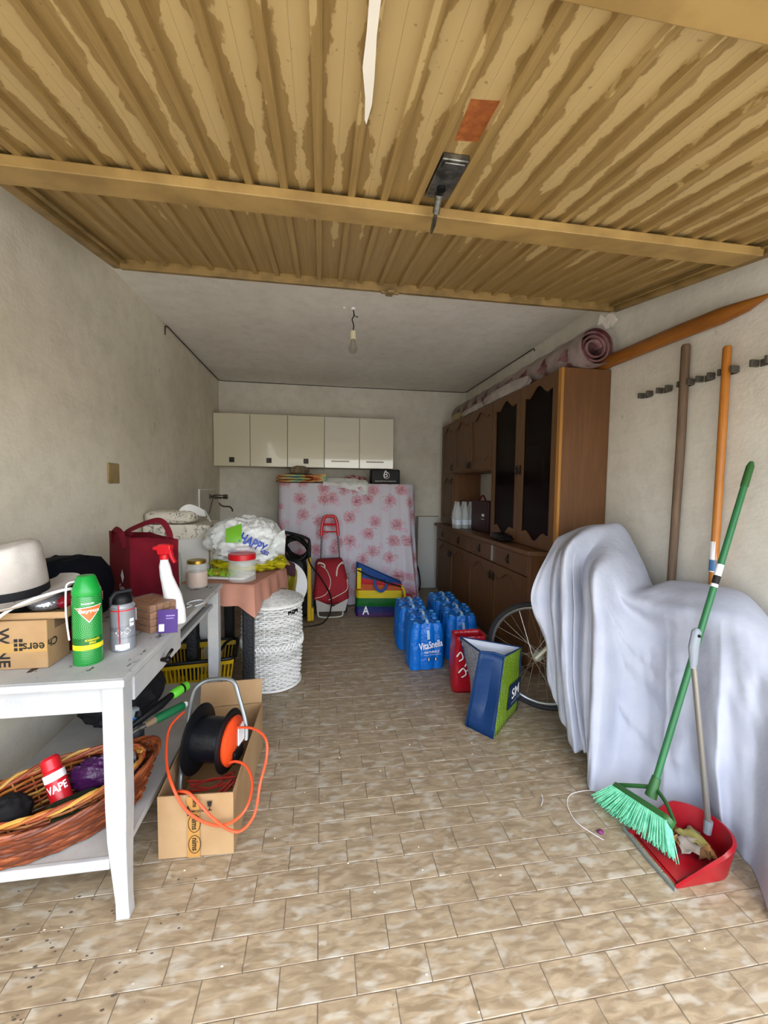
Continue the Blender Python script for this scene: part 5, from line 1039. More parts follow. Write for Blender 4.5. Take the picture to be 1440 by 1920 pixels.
# tap with recess plate on the left wall
tp_ = thing('wall_tap', 'steel water tap on the left wall above the plastic bags', 'tap', (XL, 4.86, 1.24)); M_chr = mat('dull_chrome', '77746c', .3, .9)
MB().cyl((XL+.0005, 4.86, 1.245), (XL+.012, 4.86, 1.245), .032, n=18).build('flange', M_chr, tp_, world=True); MB().tube([(XL+.012, 4.86, 1.245), (XL+.04, 4.86, 1.245), (XL+.06, 4.86, 1.245), (XL+.12, 4.86, 1.245), (XL+.15, 4.86, 1.245)], [.014, .016, .026, .024, .016], 12).build('valve', M_chr, tp_, world=True); MB().cyl((XL+.15, 4.86, 1.245), (XL+.20, 4.86, 1.245), .027, .027, 10).build('hand_knob', M_chr, tp_, world=True)
MB().tube(bez([(XL+.10, 4.86, 1.235), (XL+.105, 4.86, 1.17), (XL+.15, 4.85, 1.135), (XL+.22, 4.84, 1.13), (XL+.25, 4.84, 1.10), (XL+.25, 4.84, 1.075)], 6), .010, 8).build('spout', M_chr, tp_, world=True); MB().tube([(XL+.04, 4.86, 1.235), (XL+.008, 4.80, 1.05)], .007, 7).build('feed_pipe', M_chr, tp_, world=True)
rp_ = thing('wall_access_plate', 'white framed access plate behind the tap on left wall', 'panel', (XL, 4.72, .95)); MB().box(XL+.0005, XL+.004, 4.43, 5.06, .95, 1.33).build('plate', M_wallL, rp_, world=True, smooth=False); MB().box(XL+.004, XL+.016, 4.43, 4.445, .95, 1.33).box(XL+.004, XL+.012, 4.445, 5.06, 1.318, 1.33).build('plate_frame', M_white_p, rp_, world=True, smooth=False)
sw = thing('switch_plate', 'tan blank switch plate on the left wall', 'switch plate', (XL, 2.70, 1.37)); MB().box(XL+.0005, XL+.010, 2.635, 2.765, 1.372, 1.495).build('cover', M_tan, sw, world=True, smooth=False, bev=.003); MB().box(XL+.010, XL+.0115, 2.65, 2.75, 1.385, 1.482).build('inset', M_tan, sw, world=True, smooth=False); MB().box(XL+.0005, XL+.004, 2.64, 2.76, 1.366, 1.3715).build('plaster_lip', M_wall, sw, world=True, smooth=False)
# cable round the ceiling edge, bare bulb
M_cab = mat('dark_cable', '3a342c', .7)
cw = MB().tube(bez([(XL+.012, 3.57, 2.58), (XL+.012, 3.58, 2.65), (XL+.014, 3.64, 2.662)], 4)+[V((XL+.012, 4.4, 2.664)), V((XL+.012, 5.30, 2.668)), V((XL+.04, YB-.008, 2.669)), V((.3, YB-.008, 2.667)), V((XR-.04, YB-.008, 2.672)), V((XR-.012, 5.28, 2.672)), V((XR-.012, 3.56, 2.668)), V((XR-.012, 3.54, 2.655)), V((XR-.012, 3.54, 2.64))], .0048, 6).build('ceiling_cable', M_cab, loc=(0, YB, 2.66), world=True); tag(cw, 'thin dark cable running round the ceiling edge', 'cable')
bl = thing('ceiling_bulb', 'bare light bulb hanging by wires from the ceiling', 'light bulb', (.23, 3.05, ZC)); bx_ = V((.23, 3.05, 0))
MB().cyl(bx_+V((0,0,ZC-.0005)), bx_+V((0,0,ZC-.012)), .022, .014, 14).build('ceiling_rose', M_white_p, bl, world=True); MB().tube(bez([bx_+V((0,0,ZC-.01)), bx_+V((.006,0,ZC-.05)), bx_+V((-.008,0,ZC-.08)), bx_+V((.004,0,ZC-.12)), bx_+V((0,0,ZC-.165))], 5), .004, 6).tube(bez([bx_+V((.0,0,ZC-.04)), bx_+V((.025,0,ZC-.06)), bx_+V((.035,0,ZC-.055))], 4), .003, 5).build('twisted_wire', M_black, bl, world=True)
MB().cyl(bx_+V((0,0,ZC-.165)), bx_+V((0,0,ZC-.225)), .021, .023, 18).build('lamp_holder', mat('cream_bakelite', 'cfc7a8', .4), bl, world=True)
MB().lathe([(.016, 0), (.018, -.015), (.030, -.045), (.0335, -.068), (.028, -.090), (.012, -.102), (.001, -.104)], 24, Matrix.Translation(bx_+V((0,0,ZC-.225)))).build('bulb', mat('smoky_bulb', '8a8474', .05, alpha=.55), bl, world=True); MB().cyl(bx_+V((0,0,ZC-.23)), bx_+V((0,0,ZC-.285)), .005, n=8).build('filament_stem', M_wink, bl, world=True)
tag(MB().cyl((.165, 3.05, ZC-.0004), (.165, 3.05, ZC-.006), .012, .009, 12).build('ceiling_plug', M_white_p, loc=(.165, 3.05, ZC), world=True), 'small white plaster plug beside the bulb wire', 'plug')
# ---------------------------------------------------------------- on the sideboard and the hutch
M_pet = mat('clear_bottle', 'dfe6e8', .06, alpha=.33); M_lab = mat('bottle_label', 'c9d4e0', .4)
gb = thing('empty_bottle_pack', 'shrink-wrapped pack of clear empty bottles on the sideboard', 'bottle pack', (1.60, 4.36, .921))
for i in range(3):
    for j in range(2):
        b_ = MB().lathe([(.001, .001), (.036, .001), (.040, .008), (.040, .17), (.036, .20), (.024, .25), (.016, .275), (.016, .30)], 18, Matrix.Translation((1.515+.083*i, 4.32+.083*j, .921))).build('bottle', M_pet, gb, world=True)
        MB().lathe([(.0405, .045), (.0405, .10)], 18, Matrix.Translation((1.515+.083*i, 4.32+.083*j, .921))).build('label_band', M_lab, b_, world=True)
cbg = thing('wine_bag', 'dark burgundy paper bag with white emblem in the hutch niche', 'bag', (1.74, 4.10, .921)); MB().box(1.64, 1.85, 3.80, 4.25, .922, 1.24).build('body', mat('dark_burgundy_paper', '2a070c', .5), cbg, world=True, bev=.01)
MB().tube(bez([(1.66, 3.9, 1.24), (1.66, 3.98, 1.30), (1.66, 4.08, 1.24)], 6), .008, 6).build('handle', M_mar, cbg, world=True); MB().box(1.636, 1.6395, 3.92, 3.945, 1.085, 1.11).box(1.636, 1.6395, 3.89, 3.915, 1.085, 1.11).box(1.636, 1.6395, 3.89, 3.96, 1.055, 1.060).build('white_emblem', M_wink, cbg, world=True, smooth=False)
rbx = thing('red_carton', 'dark red carton with white lettering at the left of the niche', 'box', (1.74, 4.50, .921)); MB().box(1.66, 1.86, 4.42, 4.66, .922, 1.23).build('body', mat('dark_red_card', '4a0d14', .5), rbx, world=True, bev=.004); lettering('GF', M_wink, rbx, (1.655, 4.62, 1.05), (0,-1,0), (0,0,1), .05, .07, .02)
tag(blob((1.60, 4.62, 1.03), (.05, .07, .11), 81, .25, 2.5, flat=.923).build('white_bag', M_film, loc=(1.6, 4.62, .923), world=True, angle=60), 'small white plastic bag beside the empty bottles', 'bag')
tag(blob((1.545, 3.28, .955), (.065, .17, .033), 83, .25, 2, flat=.9215).build('black_bag', mat('black_leather', '0c0c0e', .4), loc=(1.545, 3.28, .9215), world=True, angle=60), 'flat black bag lying on the sideboard worktop', 'bag')
# things seen dimly behind the glass
for k, (y0, c_) in enumerate(((2.80, '5a1c12'), (2.90, '6a2a14'), (2.98, '4a1510'))): tag(MB().box(1.68, 1.84, y0, y0+.07, 1.3805, 1.60).build('reddish_box', mat('book%d' % k, c_, .6), loc=(1.76, y0+.035, 1.3805), world=True, smooth=False, bev=.002), 'dim reddish box behind the hutch glass, '+('nearest the garage door', 'between two others', 'farthest from the garage door')[k], 'box', 'boxes behind the hutch glass')
# rolled rug in plastic
M_rug = mat('maroon_rug', '5c2a30', .9, col2='8a6a68', nscale=9, bump=.6, bscale=30, bdist=.02); M_rugin = mat('rug_backing', 'b9a8a4', .9, col2='8a6f6e', nscale=20); M_wrap = mat('rug_film', 'c4bab2', .14, alpha=.42, bump=.9, bscale=7, bdist=.04)
rg = thing('rolled_rug', 'rolled maroon rug in clear plastic on top of the hutch', 'rug', (1.78, 3.6, 2.18)); rcn = V((1.775, 0, 2.302))
sp_ = []
for i in range(70):
    a = i*.27; r = .040+.0043*a; sp_.append((1.10*r*math.cos(a), r*math.sin(a)))
def spir(y, w_): return [(rcn.x+(1+w_)*x, y, rcn.z+(1+w_)*z) for x, z in sp_]
MB().loft([spir(2.46, 0), spir(2.50, 0), spir(3.6, .03), spir(5.02, .02)], False, False).build('roll', [M_rug], rg, world=True, solid=.010)
MB().lathe([(.1205, -2.6), (.119, -.0)], 28, Matrix.Translation((rcn.x, 2.45, rcn.z)) @ Matrix.Rotation(R(90), 4, 'X')).build('outer_layer', M_rug, rg, world=True)
rings = []
for i in range(30):
    y = 2.42+.091*i; s_ = (1.0+.05*math.sin(i*2.1)) if i else 1.02
    rings.append([(rcn.x+.126*s_*math.cos(2*PI*k/24)*(1+.05*noise.noise(V((k*.9, i*.8, 2)))), y, max(2.183, rcn.z+.124*s_*math.sin(2*PI*k/24)*(1+.06*noise.noise(V((k*.9, i*.8, 5)))))) for k in range(24)])
MB().loft(rings, False).build('plastic_film', M_wrap, rg, world=True, angle=60)
MB().grid([[V((rcn.x-.02+.03*j, 2.42-.01*i, 2.42+.02*i+.02*math.sin(j*2+i))) for j in range(5)] for i in range(4)]).build('film_tail', M_wrap, rg, world=True, angle=70)
# pointed stake
lg = thing('wooden_stake', 'varnished round wooden stake with sharpened tip above the poles', 'stake', (1.905, 2.6, 2.18)); M_stake = wood_mat('varnished_pine', '74420f', '9a601c', (18, 1.4, 18), .4, '4c280a')
pts = [(1.902, 3.3, 2.226), (1.902, 2.5, 2.226), (1.902, 2.0, 2.218), (1.902, 1.72, 2.209), (1.902, 1.60, 2.205), (1.902, 1.49, 2.212)]; MB().tube(pts, [.042, .042, .041, .040, .027, .003], 14).build('shaft', M_stake, lg, world=True)
# papers, sacks and small things along the hutch top edge
wp = thing('white_packet', 'folded white plastic-wrapped fabric on the hutch top edge', 'packet', (1.635, 3.6, 2.181)); M_pale = mat('pale_wrap', 'aea59f', .35, bump=.8, bscale=16, bdist=.02, col2='8d8480', nscale=8)
blob((1.615, 3.45, 2.225), (.035, .42, .056), 91, .18, 2.2, 30, 40, flat=2.1815, pw=.7).build('wrap', M_pale, wp, world=True, angle=60); MB().tube([(1.60, 3.04, 2.205), (1.60, 3.35, 2.275), (1.60, 3.80, 2.262)], .010, 6).build('cord', M_pale, wp, world=True)
tag(blob((1.615, 4.20, 2.212), (.035, .30, .040), 93, .2, 2.2, flat=2.1815, pw=.7).build('grey_wrap', M_pale, loc=(1.615, 4.2, 2.1815), world=True, angle=60), 'crumpled grey plastic wrap along the hutch top', 'wrap')
tag(blob((1.62, 4.72, 2.225), (.04, .16, .048), 95, .3, 2.2, flat=2.1815).build('cream_sack', mat('cream_sack', '9c8c62', .6, bump=.5, bscale=16, bdist=.02), loc=(1.62, 4.72, 2.1815), world=True, angle=60), 'small cream sack near the far end of hutch top', 'sack')
tag(MB().box(1.585, 1.66, 4.92, 5.17, 2.1815, 2.212).build('printed_carton', mat('pale_card', 'b5a296', .6, col2='a8523a', nscale=16, nlo=.6, nhi=.62), loc=(1.62, 5.04, 2.1815), world=True, bev=.004), 'pale printed carton at the far end of hutch top', 'box')

# ---------------------------------------------------------------- right wall: clips and poles
M_clip = mat('grey_clip', '5b5750', .45, .4)
CY = [2.187, 2.053, 1.917, 1.805, 1.688, 1.539]; CN = ['nearest the hutch', 'second from the hutch', 'holding the brown pole', 'between the two poles', 'holding the orange pole', 'farthest from the hutch']
clip0 = None
for y, nm in zip(CY, CN):
    if clip0 is None:
        clip0 = thing('tool_clip', 'grey wall clip '+nm, 'clip', (XR-.0005, y, 1.94), group='tool clips on the right wall')
        MB().box(-.008, 0, -.024, .024, -.016, .016).build('back_plate', M_clip, clip0, smooth=False, bev=.002)
        for s in (-1, 1): MB().box(-.050, -.0085, s*.031-.0065, s*.031+.0065, -.016, .016).build('jaw', M_clip, clip0, smooth=False, bev=.003)
    else: dup(clip0, (XR-.0005, y, 1.94), 0, 'grey wall clip '+nm)
M_p1 = wood_mat('grey_ash', '5a4636', '75604c', (30, 30, 2), .7, '3d2e22'); M_p2 = wood_mat('orange_pine', 'a8641f', 'bb7a30', (30, 30, 2), .45, '8a4d14')
t = thing('garden_fork_pole', 'weathered brown wooden tool pole held by a wall clip', 'pole', (1.905, 1.922, 0)); MB().tube([(1.912, 1.918, 2.142), (1.912, 1.918, 2.132), (1.912, 1.918, 1.6), (1.908, 1.926, .9), (1.905, 1.93, .55)], [.016, .0215, .022, .0205, .019], 14).build('shaft', M_p1, t, world=True)
MB().tube([(1.905, 1.93, .60), (1.902, 1.93, .40)], .023, 12).build('socket', M_black, t, world=True); MB().box(1.893, 1.912, 1.83, 2.03, .395, .42).build('head_bar', M_black, t, world=True, bev=.004)
for k in range(4): MB().tube([(1.902, 1.842+.06*k, .40), (1.900, 1.842+.06*k, .2), (1.898, 1.842+.06*k, .01)], [.006, .006, .003], 7).build('tine', M_black, t, world=True)
t = thing('broom_handle_pole', 'smooth orange-brown wooden pole with paper label by right wall', 'pole', (1.905, 1.692, 0)); MB().tube([(1.910, 1.690, 2.056), (1.910, 1.690, 2.048), (1.910, 1.690, 1.3), (1.908, 1.694, .02), (1.908, 1.694, .0)], [.013, .018, .018, .018, .016], 14).build('shaft', M_p2, t, world=True)
MB().cyl((1.909, 1.692, .97), (1.9095, 1.692, 1.12), .0186, n=16, caps=False).build('paper_label', M_wink, t, world=True); MB().cyl((1.909, 1.692, .975), (1.9092, 1.692, 1.03), .0189, n=16, caps=False).build('blue_label_band', M_lab if False else mat('blue_label', '3f6f9c', .5), t, world=True)

# ---------------------------------------------------------------- water packs
M_film2 = mat('blue_film', '0b6fd0', .14, alpha=.80, bump=1.0, bscale=22, bdist=.02); M_bot = mat('blue_bottle', '0c5cae', .1, col2='0a6cc4', nscale=3); M_capw = mat('pale_blue_cap', '2f86cc', .35)
def pack(loc, rz, label, first):
    if first is None:
        t = thing('water_pack', label, 'bottle pack', loc, rz, 'shrink-wrapped packs of blue water bottles')
        for i in range(3):
            for j in range(2):
                b_ = MB().lathe([(.001, .002), (.038, .002), (.043, .010), (.043, .08), (.041, .09), (.043, .10), (.043, .22), (.040, .25), (.028, .295), (.016, .325), (.015, .338)], 16, Matrix.Translation(((i-1)*.089, (j-.5)*.089, 0))).build('bottle', M_bot, t)
                MB().lathe([(.0165, .336), (.017, .340), (.017, .357), (.015, .360), (.001, .360)], 12, Matrix.Translation(((i-1)*.089, (j-.5)*.089, 0))).build('cap', M_capw, b_)
        n_ = 72; rings = []
        for z, f_, sc in ((.006, .98, 1), (.03, 1.0, 1), (.10, 1, .8), (.21, 1, .8), (.25, .99, 1.0), (.295, .95, 1.2), (.335, .90, 1.0), (.352, .80, .5)):
            row = []
            for k in range(n_):
                a = 2*PI*k/n_; dx, dy = math.cos(a), math.sin(a); best = 0
                for i in range(3):
                    for j in range(2):
                        cx_, cy_ = (i-1)*.089, (j-.5)*.089; bb2 = dx*cx_+dy*cy_; cc = cx_*cx_+cy_*cy_-(.0455)**2; dsc = bb2*bb2-cc
                        if dsc > 0: best = max(best, bb2+math.sqrt(dsc))
                box_ = ((abs(dx)/.1345)**5+(abs(dy)/.0905)**5)**-.2; best = max(best, .45*best+.55*box_)
                row.append((dx*best*f_, dy*best*f_, z+.006*math.sin(k*.9)*(z > .3)))
            rings.append(row)
        MB().loft(rings, True).build('shrink_film', M_film2, t, angle=50)
        MB().tube(bez([(0, -.098, .24), (0, -.085, .30), (0, -.05, .366), (0, 0, .374), (0, .05, .366), (0, .085, .30), (0, .098, .24)], 6), .010, 6, flat=.12).build('carry_strap', mat('clear_strap', '9fb6c6', .3), t)
        MB().box(-.012, .012, -.082, -.080, .297, .325, Matrix.Rotation(R(0), 4, 'X')).build('price_tag', M_wink, t, smooth=False)
        return t
    return dup(first, loc, rz, label)
wp0 = pack((.79, 2.955, 0), R(3), 'blue water bottle pack with white lettering, nearest the camera', None)
WL = [((.815, 3.145), -2, 'second blue water pack in the left row, behind the lettered one'), ((.775, 3.345), 2, 'third blue water pack in the left row'), ((.80, 3.54), 0, 'rearmost blue water pack in the left row, by rainbow tote'),
      ((1.115, 3.10), 4, 'front blue water pack of the right row, beside the red bag'), ((1.15, 3.30), -3, 'second blue water pack of the right row'), ((1.125, 3.50), 3, 'third blue water pack of the right row, along the sideboard'), ((1.15, 3.695), 0, 'rearmost blue water pack of the right row')]
for (x, y), a, lb_ in WL: pack((x, y, 0), R(a), lb_, wp0)
def wfront(s, w_, h_, x, z, m=M_wink, rot=0, bold=.015, nm='lettering'):
    mb = text_mb(s, w_, h_, bold); c_, s2 = math.cos(rot), math.sin(rot)
    def f(p):
        X, Z = x+p.x*c_-p.y*s2, z+p.x*s2+p.y*c_; best = .0
        for i in range(3):
            d = abs(X-(i-1)*.089)
            if d < .0455: best = max(best, math.sqrt(.0455**2-d*d))
        return (X, -.0445-max(best, .043)-.0025, Z)
    mb.v = [V(f(p)) for p in mb.v]; return mb.build(nm, m, wp0, smooth=False)
wfront('VitaSnella', .185, .055, .02, .195, rot=R(8)); wfront('NATURALE', .115, .018, .03, .140, rot=R(3)); wfront('acqua minerale naturale', .135, .009, .035, .118, rot=R(2), bold=0)
for x in (.005, .06):
    MB().cyl((x, -.0905, .085), (x, -.0925, .085), .014, n=16).build('round_mark', mat('navy_mark', '10204e', .4), wp0)
    MB().box(x-.004, x+.004, -.0934, -.0926, .075, .095, None).build('mark_drop', M_wink, wp0, smooth=False)

# ---------------------------------------------------------------- red carrier bag and blue-green tote
tag(None, '') if False else None
rd_ = thing('red_carrier_bag', 'red printed plastic bag behind the blue and green tote', 'bag', (.98, 2.56, 0)); M_redf = mat('red_film', '9c1420', .25, bump=.7, bscale=12, bdist=.02)
rings = []
for z, f_ in ((.003, .95), (.03, 1.02), (.15, .98), (.28, .95), (.36, .92), (.395, .95)):
    rings.append([(.985+x*f_+.01*noise.noise(V((x*9, y*9, z*8))), 2.56+y*f_+.03*noise.noise(V((x*11+4, y*9, z*9))), z) for x, y in rrect(.22, .13, .03, 4)])
mb = MB().loft(rings, False); mb.add(rings[0], [tuple(range(len(rings[0])))]); mb.build('body', M_redf, rd_, world=True, angle=60, solid=.002)
for k, (dx, dz, w_) in enumerate(((-.02, .26, .05), (.0, .15, .06), (.03, .19, .035))): MB().tube(bez([(.93+dx-w_/2, 2.488, dz), (.93+dx, 2.484, dz+.03), (.93+dx+w_/3, 2.484, dz-.01), (.93+dx-.01, 2.484, dz-.03)], 5), .004, 5).build('white_swirl', M_wink, rd_, world=True)
tt = thing('blue_green_tote', 'large blue and green woven shopping tote standing on the floor', 'tote bag', (1.04, 2.2, 0))
def hexm():
    m, nt, b = newmat('green_pattern'); N = NT(nt); v = N.n('TexVoronoi', feature='DISTANCE_TO_EDGE'); nt.links.new(N.mapping(N.obj(), (1,1,1.2)), v.inputs['Vector']); v.inputs['Scale'].default_value = 48; v.inputs['Randomness'].default_value = .25
    nt.links.new(N.mix(N.ramp(v.outputs['Distance'], .05, .16), rgb('3f5a12'), rgb('87a82a')), b.inputs['Base Color']); b.inputs['Roughness'].default_value = .35; return m
M_hex = hexm(); M_nblue = mat('navy_woven', '0f2f58', .4, spec=.3, bump=.3, bscale=10, bdist=.02); M_gry = mat('grey_pattern', '9a9ca2', .5, col2='6e7178', nscale=90, nlo=.48, nhi=.52); M_inn = mat('tote_lining', 'c4c8d0', .5)
A, B = V((.825, 2.145, 0)), V((.930, 2.005, 0)); Cq, Dq = V((1.205, 2.27, 0)), V((.985, 2.385, 0))
Ht = .44; At, Bt, Ct, Dt = V((.885, 2.105, .452)), V((1.020, 2.085, .425)), V((1.235, 2.295, .380)), V((.865, 2.375, .435))
def quad(a, b, c, d, k=8, crease=0):                   # a,b bottom; c,d top (c above b)
    rows_ = []
    n_ = (b-a).cross(d-a).normalized()
    for j in range(k+1):
        t = j/k; l, r_ = a.lerp(d, t), b.lerp(c, t); row = []
        for i in range(k+1):
            s = i/k; p = l.lerp(r_, s); p = p - n_*crease*(1-abs(2*s-1))*min(1, t*2.5)+n_*.005*noise.noise(p*9); row.append(p)
        rows_.append(row)
    return rows_
gus = MB().grid(quad(A, B, Bt, At, 10, .030)).build('blue_gusset', M_nblue, tt, world=True, angle=25, solid=.002)
gf = MB().grid(quad(B, Cq, Ct, Bt, 10)).build('green_face', M_hex, tt, world=True, angle=60, solid=.002)
MB().grid(quad(Dq, A, At, Dt, 10)).build('grey_face', M_gry, tt, world=True, angle=60, solid=.002)
MB().grid(quad(Cq, Dq, Dt, Ct, 10, .02)).build('rear_gusset', M_inn, tt, world=True, angle=60, solid=.002)
MB().add([A+V((0,0,.003)), B+V((0,0,.003)), Cq+V((0,0,.003)), Dq+V((0,0,.003))], [(0,1,2,3)]).build('bottom', M_nblue, tt, world=True, smooth=False)
ins = [p.lerp((At+Bt+Ct+Dt)/4, .03) for p in (At, Bt, Ct, Dt)]; inb = [p.lerp((A+B+Cq+Dq)/4, .06)+V((0,0,.02)) for p in (A, B, Cq, Dq)]
mb = MB()
for i in (1, 2, 3): k = (i+1) % 4; mb.add([inb[i], inb[k], ins[k], ins[i]], [(0,1,2,3)])
mb.build('lining', M_inn, tt, world=True, smooth=False)
for p, q_ in ((A, At), (B, Bt), (Cq, Ct), (Dq, Dt)): MB().tube([p+V((0,0,.004)), p.lerp(q_, .5), q_], .005, 6).build('edge_binding', M_nblue, tt, world=True)
mid = (At+Bt)/2+(Cq-B)*.06
MB().tube([At, mid, Bt, Ct, Dt], .006, 6, True).build('rim_binding', M_nblue, tt, world=True)
ux = (Cq-B).normalized(); upv = ((Bt-B).normalized()+(Ct-Cq).normalized()).normalized(); nrm_ = ux.cross(upv).normalized()
def gfp(s, t): return B.lerp(Cq, s).lerp(Bt.lerp(Ct, s), t)+nrm_*.009
MB().grid([[gfp(.42+.58*i/4, .20+.34*j/4) for i in range(5)] for j in range(5)]).build('navy_label', mat('navy_label2', '0e2547', .4), tt, world=True)
lettering('SM', M_wink, tt, gfp(.72, .40)+nrm_*.004, ux, upv, .125, .062, .02); lettering('SUPERMERCATI', mat('label_grey', '8fa0b4', .5), tt, gfp(.72, .27)+nrm_*.004, ux, upv, .125, .012, 0)
MB().grid([[(B+V((0,0,.002))).lerp(Cq, i/6)+nrm_*.004+upv*(.0+.035*j) for i in range(7)] for j in range(2)]).build('navy_hem', M_nblue, tt, world=True) if False else None
gp = [A.lerp(Dq, .30).lerp(At.lerp(Dt, .30), .28+.25*j)+V((-.006,-.008,0))+(Dq-A)*(.25*i) for j in range(2) for i in range(2)]
# ---------------------------------------------------------------- broom, dustpan, litter
br_ = thing('broom', 'green broom with mint bristles leaning on the white sheet', 'broom', (1.25, 1.37, 0)); M_bg = mat('broom_green', '2a6b3e', .4); M_bgd = mat('broom_dark_green', '2c5c2a', .45); M_mint = mat('mint_bristle', '7fdcae', .5, col2='56b48a', nscale=40)
hb0, hb1 = V((1.247, 1.485, 0.096)), V((1.276, 1.225, 0.145)); hc = (hb0+hb1)/2; top_ = V((1.853, 1.5, 1.494)); nk = V((1.329, 1.375, 0.158))
MB().tube([nk, nk.lerp(top_, .5), nk.lerp(top_, .93)], .0125, 14).build('handle', M_bg, br_, world=True); MB().tube([nk.lerp(top_, .92), nk.lerp(top_, .985), top_], [.0145, .0145, .008], 14).build('handle_cap', M_bgd, br_, world=True)
MB().tube([nk.lerp(top_, .60), nk.lerp(top_, .67)], .0129, 14).build('sticker', M_wink, br_, world=True); MB().tube([nk.lerp(top_, .61), nk.lerp(top_, .635)], .0131, 14).build('sticker_print', M_ink, br_, world=True)
hx = (hb1-hb0).normalized(); up_ = (nk-hc); up_ = (up_-hx*up_.dot(hx)).normalized(); sd = hx.cross(up_).normalized(); HM = Matrix((hx, sd, up_)).transposed().to_4x4(); HM.translation = hc; hl = (hb1-hb0).length/2
MB().prism([(x, y) for x, y in rrect(2*hl, .052, .024, 5)], -.012, .010, HM).build('head', M_bgd, br_, world=True, bev=.003)
MB().tube(bez([hb0+up_*.008, hb0.lerp(nk, .55)+up_*.012, nk+up_*.012], 6), .009, 8, flat=.7).tube(bez([hb1+up_*.008, hb1.lerp(nk, .5)+up_*.02, nk+up_*.012], 6), .009, 8, flat=.7).build('head_arch', M_bgd, br_, world=True); MB().tube([nk-(top_-nk).normalized()*.03, nk+(top_-nk).normalized()*.05], [.022, .016], 14).build('socket', M_bgd, br_, world=True)
f0, f1 = V((1.181, 1.52, 0.004)), V((1.269, 1.202, 0.03)); mb = MB(); random.seed(2)
for i in range(46):
    t_ = (i+.5)/46
    for j in range(5):
        a_ = hb0.lerp(hb1, .03+.94*t_)+sd*(j-2)*.010-up_*.010; e_ = f0.lerp(f1, t_)+sd*(j-2)*.016+V((random.uniform(-.006,.006), random.uniform(-.006,.006), random.uniform(0,.008))); e_.z = max(.003, e_.z); mb.tube([a_, a_.lerp(e_, .55), e_], [.0028, .0024, .0016], 4)
mb.build('bristles', M_mint, br_, world=True, kind='stuff')
dp = thing('dustpan', 'red dustpan with upright grey handle full of dry leaves', 'dustpan', (1.36, 1.24, 0)); M_dp = mat('dustpan_red', '9e0f1c', .35, col2='84101a', nscale=10)
def dpan(f_, z0, lift):                                # outline: lip on the left, round back on the right
    pts = []
    for i in range(25):
        a = PI/2-PI*i/24; pts.append((1.375+.125*f_*math.cos(a), 1.245+.120*f_*math.sin(a)))
    return pts
lipA, lipB = V((1.215, 1.355, .004)), V((1.205, 1.135, .004)); rim_pts = dpan(1.0, 0, 0)
outer_b, outer_t, inner_t, inner_b = [], [], [], []
prof_all = [(lipA.x, lipA.y)]+rim_pts+[(lipB.x, lipB.y)]
for k, (x, y) in enumerate(prof_all):
    h_ = max(0, min(1, (x-1.21)/.20)); hz = .004+.105*h_**.8; cxy = V((1.35, 1.245)); d_ = (V((x, y))-cxy)
    ob_ = cxy+d_*.93; outer_b.append((ob_.x, ob_.y, .003)); o2 = cxy+d_*1.05; outer_t.append((o2.x, o2.y, hz)); i1 = cxy+d_*.97; inner_t.append((i1.x, i1.y, hz+.006)); i2 = cxy+d_*.86; inner_b.append((i2.x, i2.y, .008+.004*h_))
mb = MB().loft([outer_b, outer_t, inner_t, inner_b], False, False); mb.add(outer_b, [tuple(range(len(outer_b)))]); mb.add(inner_b, [tuple(range(len(inner_b)-1, -1, -1))]); mb.build('pan', M_dp, dp, world=True, angle=50)
MB().tube([(1.205, 1.375, .006), (1.195, 1.25, .006), (1.195, 1.125, .006)], .009, 8, flat=.5).build('rubber_lip', mat('grey_rubber', '6e7874', .6), dp, world=True)
g0, g1, g2 = V((1.470, 1.262, .085)), V((1.387, 1.285, 0.718)), V((1.398, 1.29, 0.836))
MB().tube([g0, g1], .0105, 12).build('handle', mat('grey_metal_tube', '8d8a84', .35, .6), dp, world=True); MB().tube([g0-V((.004,0,.03)), g0+V((0,0,.02))], [.013, .015], 10).build('socket', mat('grey_socket', '7d8288', .5), dp, world=True)
MB().tube([g1-(g2-g1).normalized()*.02, g1, g1.lerp(g2, .5)+V((-.006,0,0)), g2, g2+(g2-g1).normalized()*.012], [.012, .014, .019, .018, .008], 12, flat=.8).build('grip', mat('grey_grip', '80878e', .4), dp, world=True); MB().sphere(g2+V((-.004,-.016,-.012)), .006, 8, 6).build('hang_hole', M_black, dp, world=True)
random.seed(14); LM = [mat('dry_leaf_brown', '6a4a2a', .8), mat('dry_leaf_olive', '8a8448', .8), mat('dry_leaf_grey', '8a8074', .9), mat('dry_leaf_tan', 'a57a48', .8)]; LN = ['brown', 'olive', 'grey', 'tan']
LS = [(1.37, 1.33, .09, 0, 40), (1.41, 1.27, .11, 1, -50), (1.36, 1.235, .11, 2, 20), (1.42, 1.22, .07, 3, -70), (1.39, 1.20, .06, 0, 10), (1.33, 1.27, .05, 3, 80), (1.44, 1.30, .06, 2, -20)]
LD = ['near the broom bristles', 'beside the dustpan handle', 'in the middle of the pan', 'towards the rim', 'small, near the front edge', 'small, under the bristles', 'small, at the back of the pan']
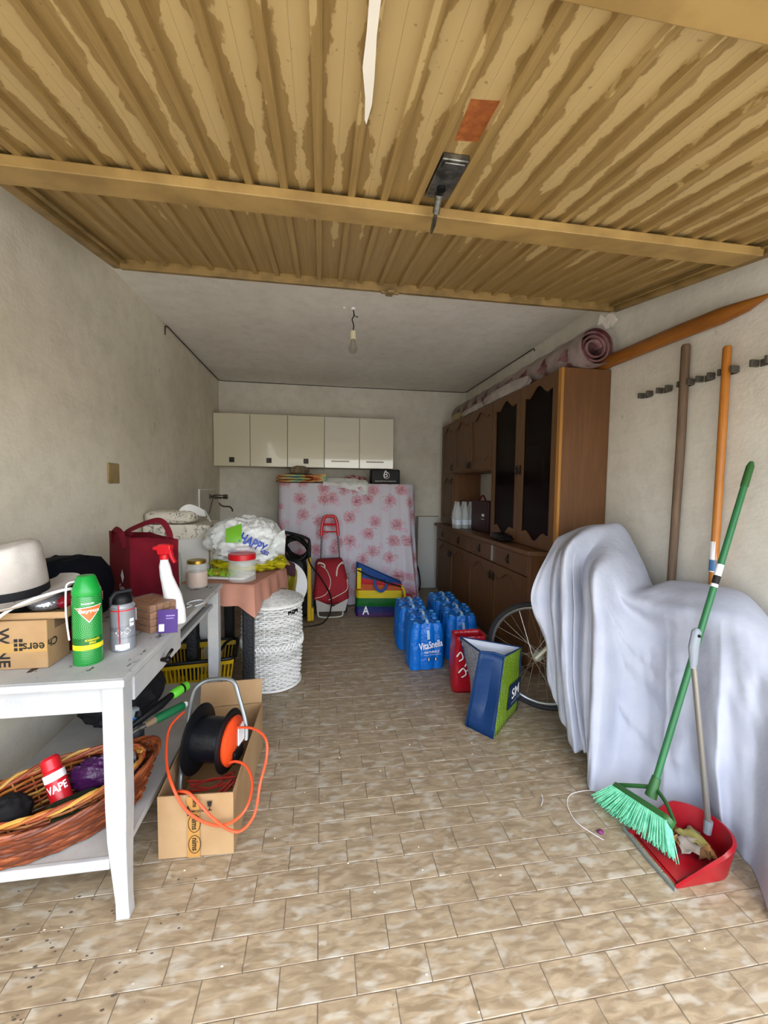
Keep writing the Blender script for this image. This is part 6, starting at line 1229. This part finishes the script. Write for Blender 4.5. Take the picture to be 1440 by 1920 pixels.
for k, (x, y, L_, c_, a_) in enumerate(LS):
    mb = MB(); rows_ = []
    for i in range(9):
        s = i/8; w_ = .30*L_*math.sin(PI*min(1, s*1.02))**.8*(1+.25*math.sin(i*2.4)); rows_.append([V(((s-.5)*L_, w_*u, .012*math.sin(s*PI)+.010*abs(u)+.005*math.sin(i*1.7+u))) for u in (-1, -.5, 0, .5, 1)])
    mb.grid(rows_); M_ = Matrix.Translation((x, y, .016+.008*(k % 3))) @ Matrix.Rotation(R(a_), 4, 'Z') @ Matrix.Rotation(R(8), 4, 'X'); mb.v = [M_ @ p for p in mb.v]
    o_ = mb.build('dry_leaf', LM[c_], loc=(x, y, .014), world=True, angle=60, solid=.0008); tag(o_, 'curled %s dry leaf in the dustpan, %s' % (LN[c_], LD[k]), 'leaf', 'dry leaves in the dustpan')
tag(MB().tube(bez([(1.253, 1.567, 0.003), (1.194, 1.588, 0.003), (1.106, 1.575, 0.003), (1.055, 1.521, 0.003), (1.039, 1.438, 0.003), (1.067, 1.377, 0.003), (1.091, 1.342, 0.003)], 8), .0012, 5).build('white_string', M_wink, loc=(1.098, 1.489, 0), world=True), 'thin white string curling on the floor by the broom', 'string')
tag(MB().tube(bez([(0.977, 1.593, 0.003), (0.965, 1.564, 0.003), (0.942, 1.537, 0.003)], 5), .0012, 5).build('string_scrap', M_wink, loc=(0.963, 1.568, 0), world=True), 'short scrap of white string left of the broom', 'string')
px_, py_, _z = (1.101, 1.373, 0)
tag(blob((px_, py_, .008), (.011, .010, .007), 99, .4, 3, 12, 8, flat=.001).build('purple_petal', mat('purple_petal', '6e2a5a', .6), loc=(px_, py_, 0), world=True), 'small crumpled purple petal on the floor near the broom', 'petal')
mb = MB(); random.seed(21)
for i in range(75):
    x, y = random.uniform(-.6, 1.2), random.uniform(.8, 2.7)
    if x < -.1 and random.random() < .3: x -= .3; y = min(y, 1.3)
    s = random.uniform(.001, .0035); mb.sphere((x, y, .001), s, 5, 4, (1.3, .8, .5))
ob = mb.build('floor_crumbs', mat('crumbs', 'cfc6b4', .9), smooth=False); tag(ob, 'tiny pale crumbs and grit scattered over the floor tiles', None, None, 'stuff')
mb = MB()
for i in range(80):
    x, y = random.gauss(-.72, .16), random.gauss(1.18, .16); s = random.uniform(.0015, .0045); mb.sphere((x, y, .001), s, 5, 4, (1.6, .8, .4))
ob = mb.build('floor_dirt', mat('dirt', '4a4036', .9), smooth=False); tag(ob, 'dark dirt specks on the tiles under the desk', None, None, 'stuff')
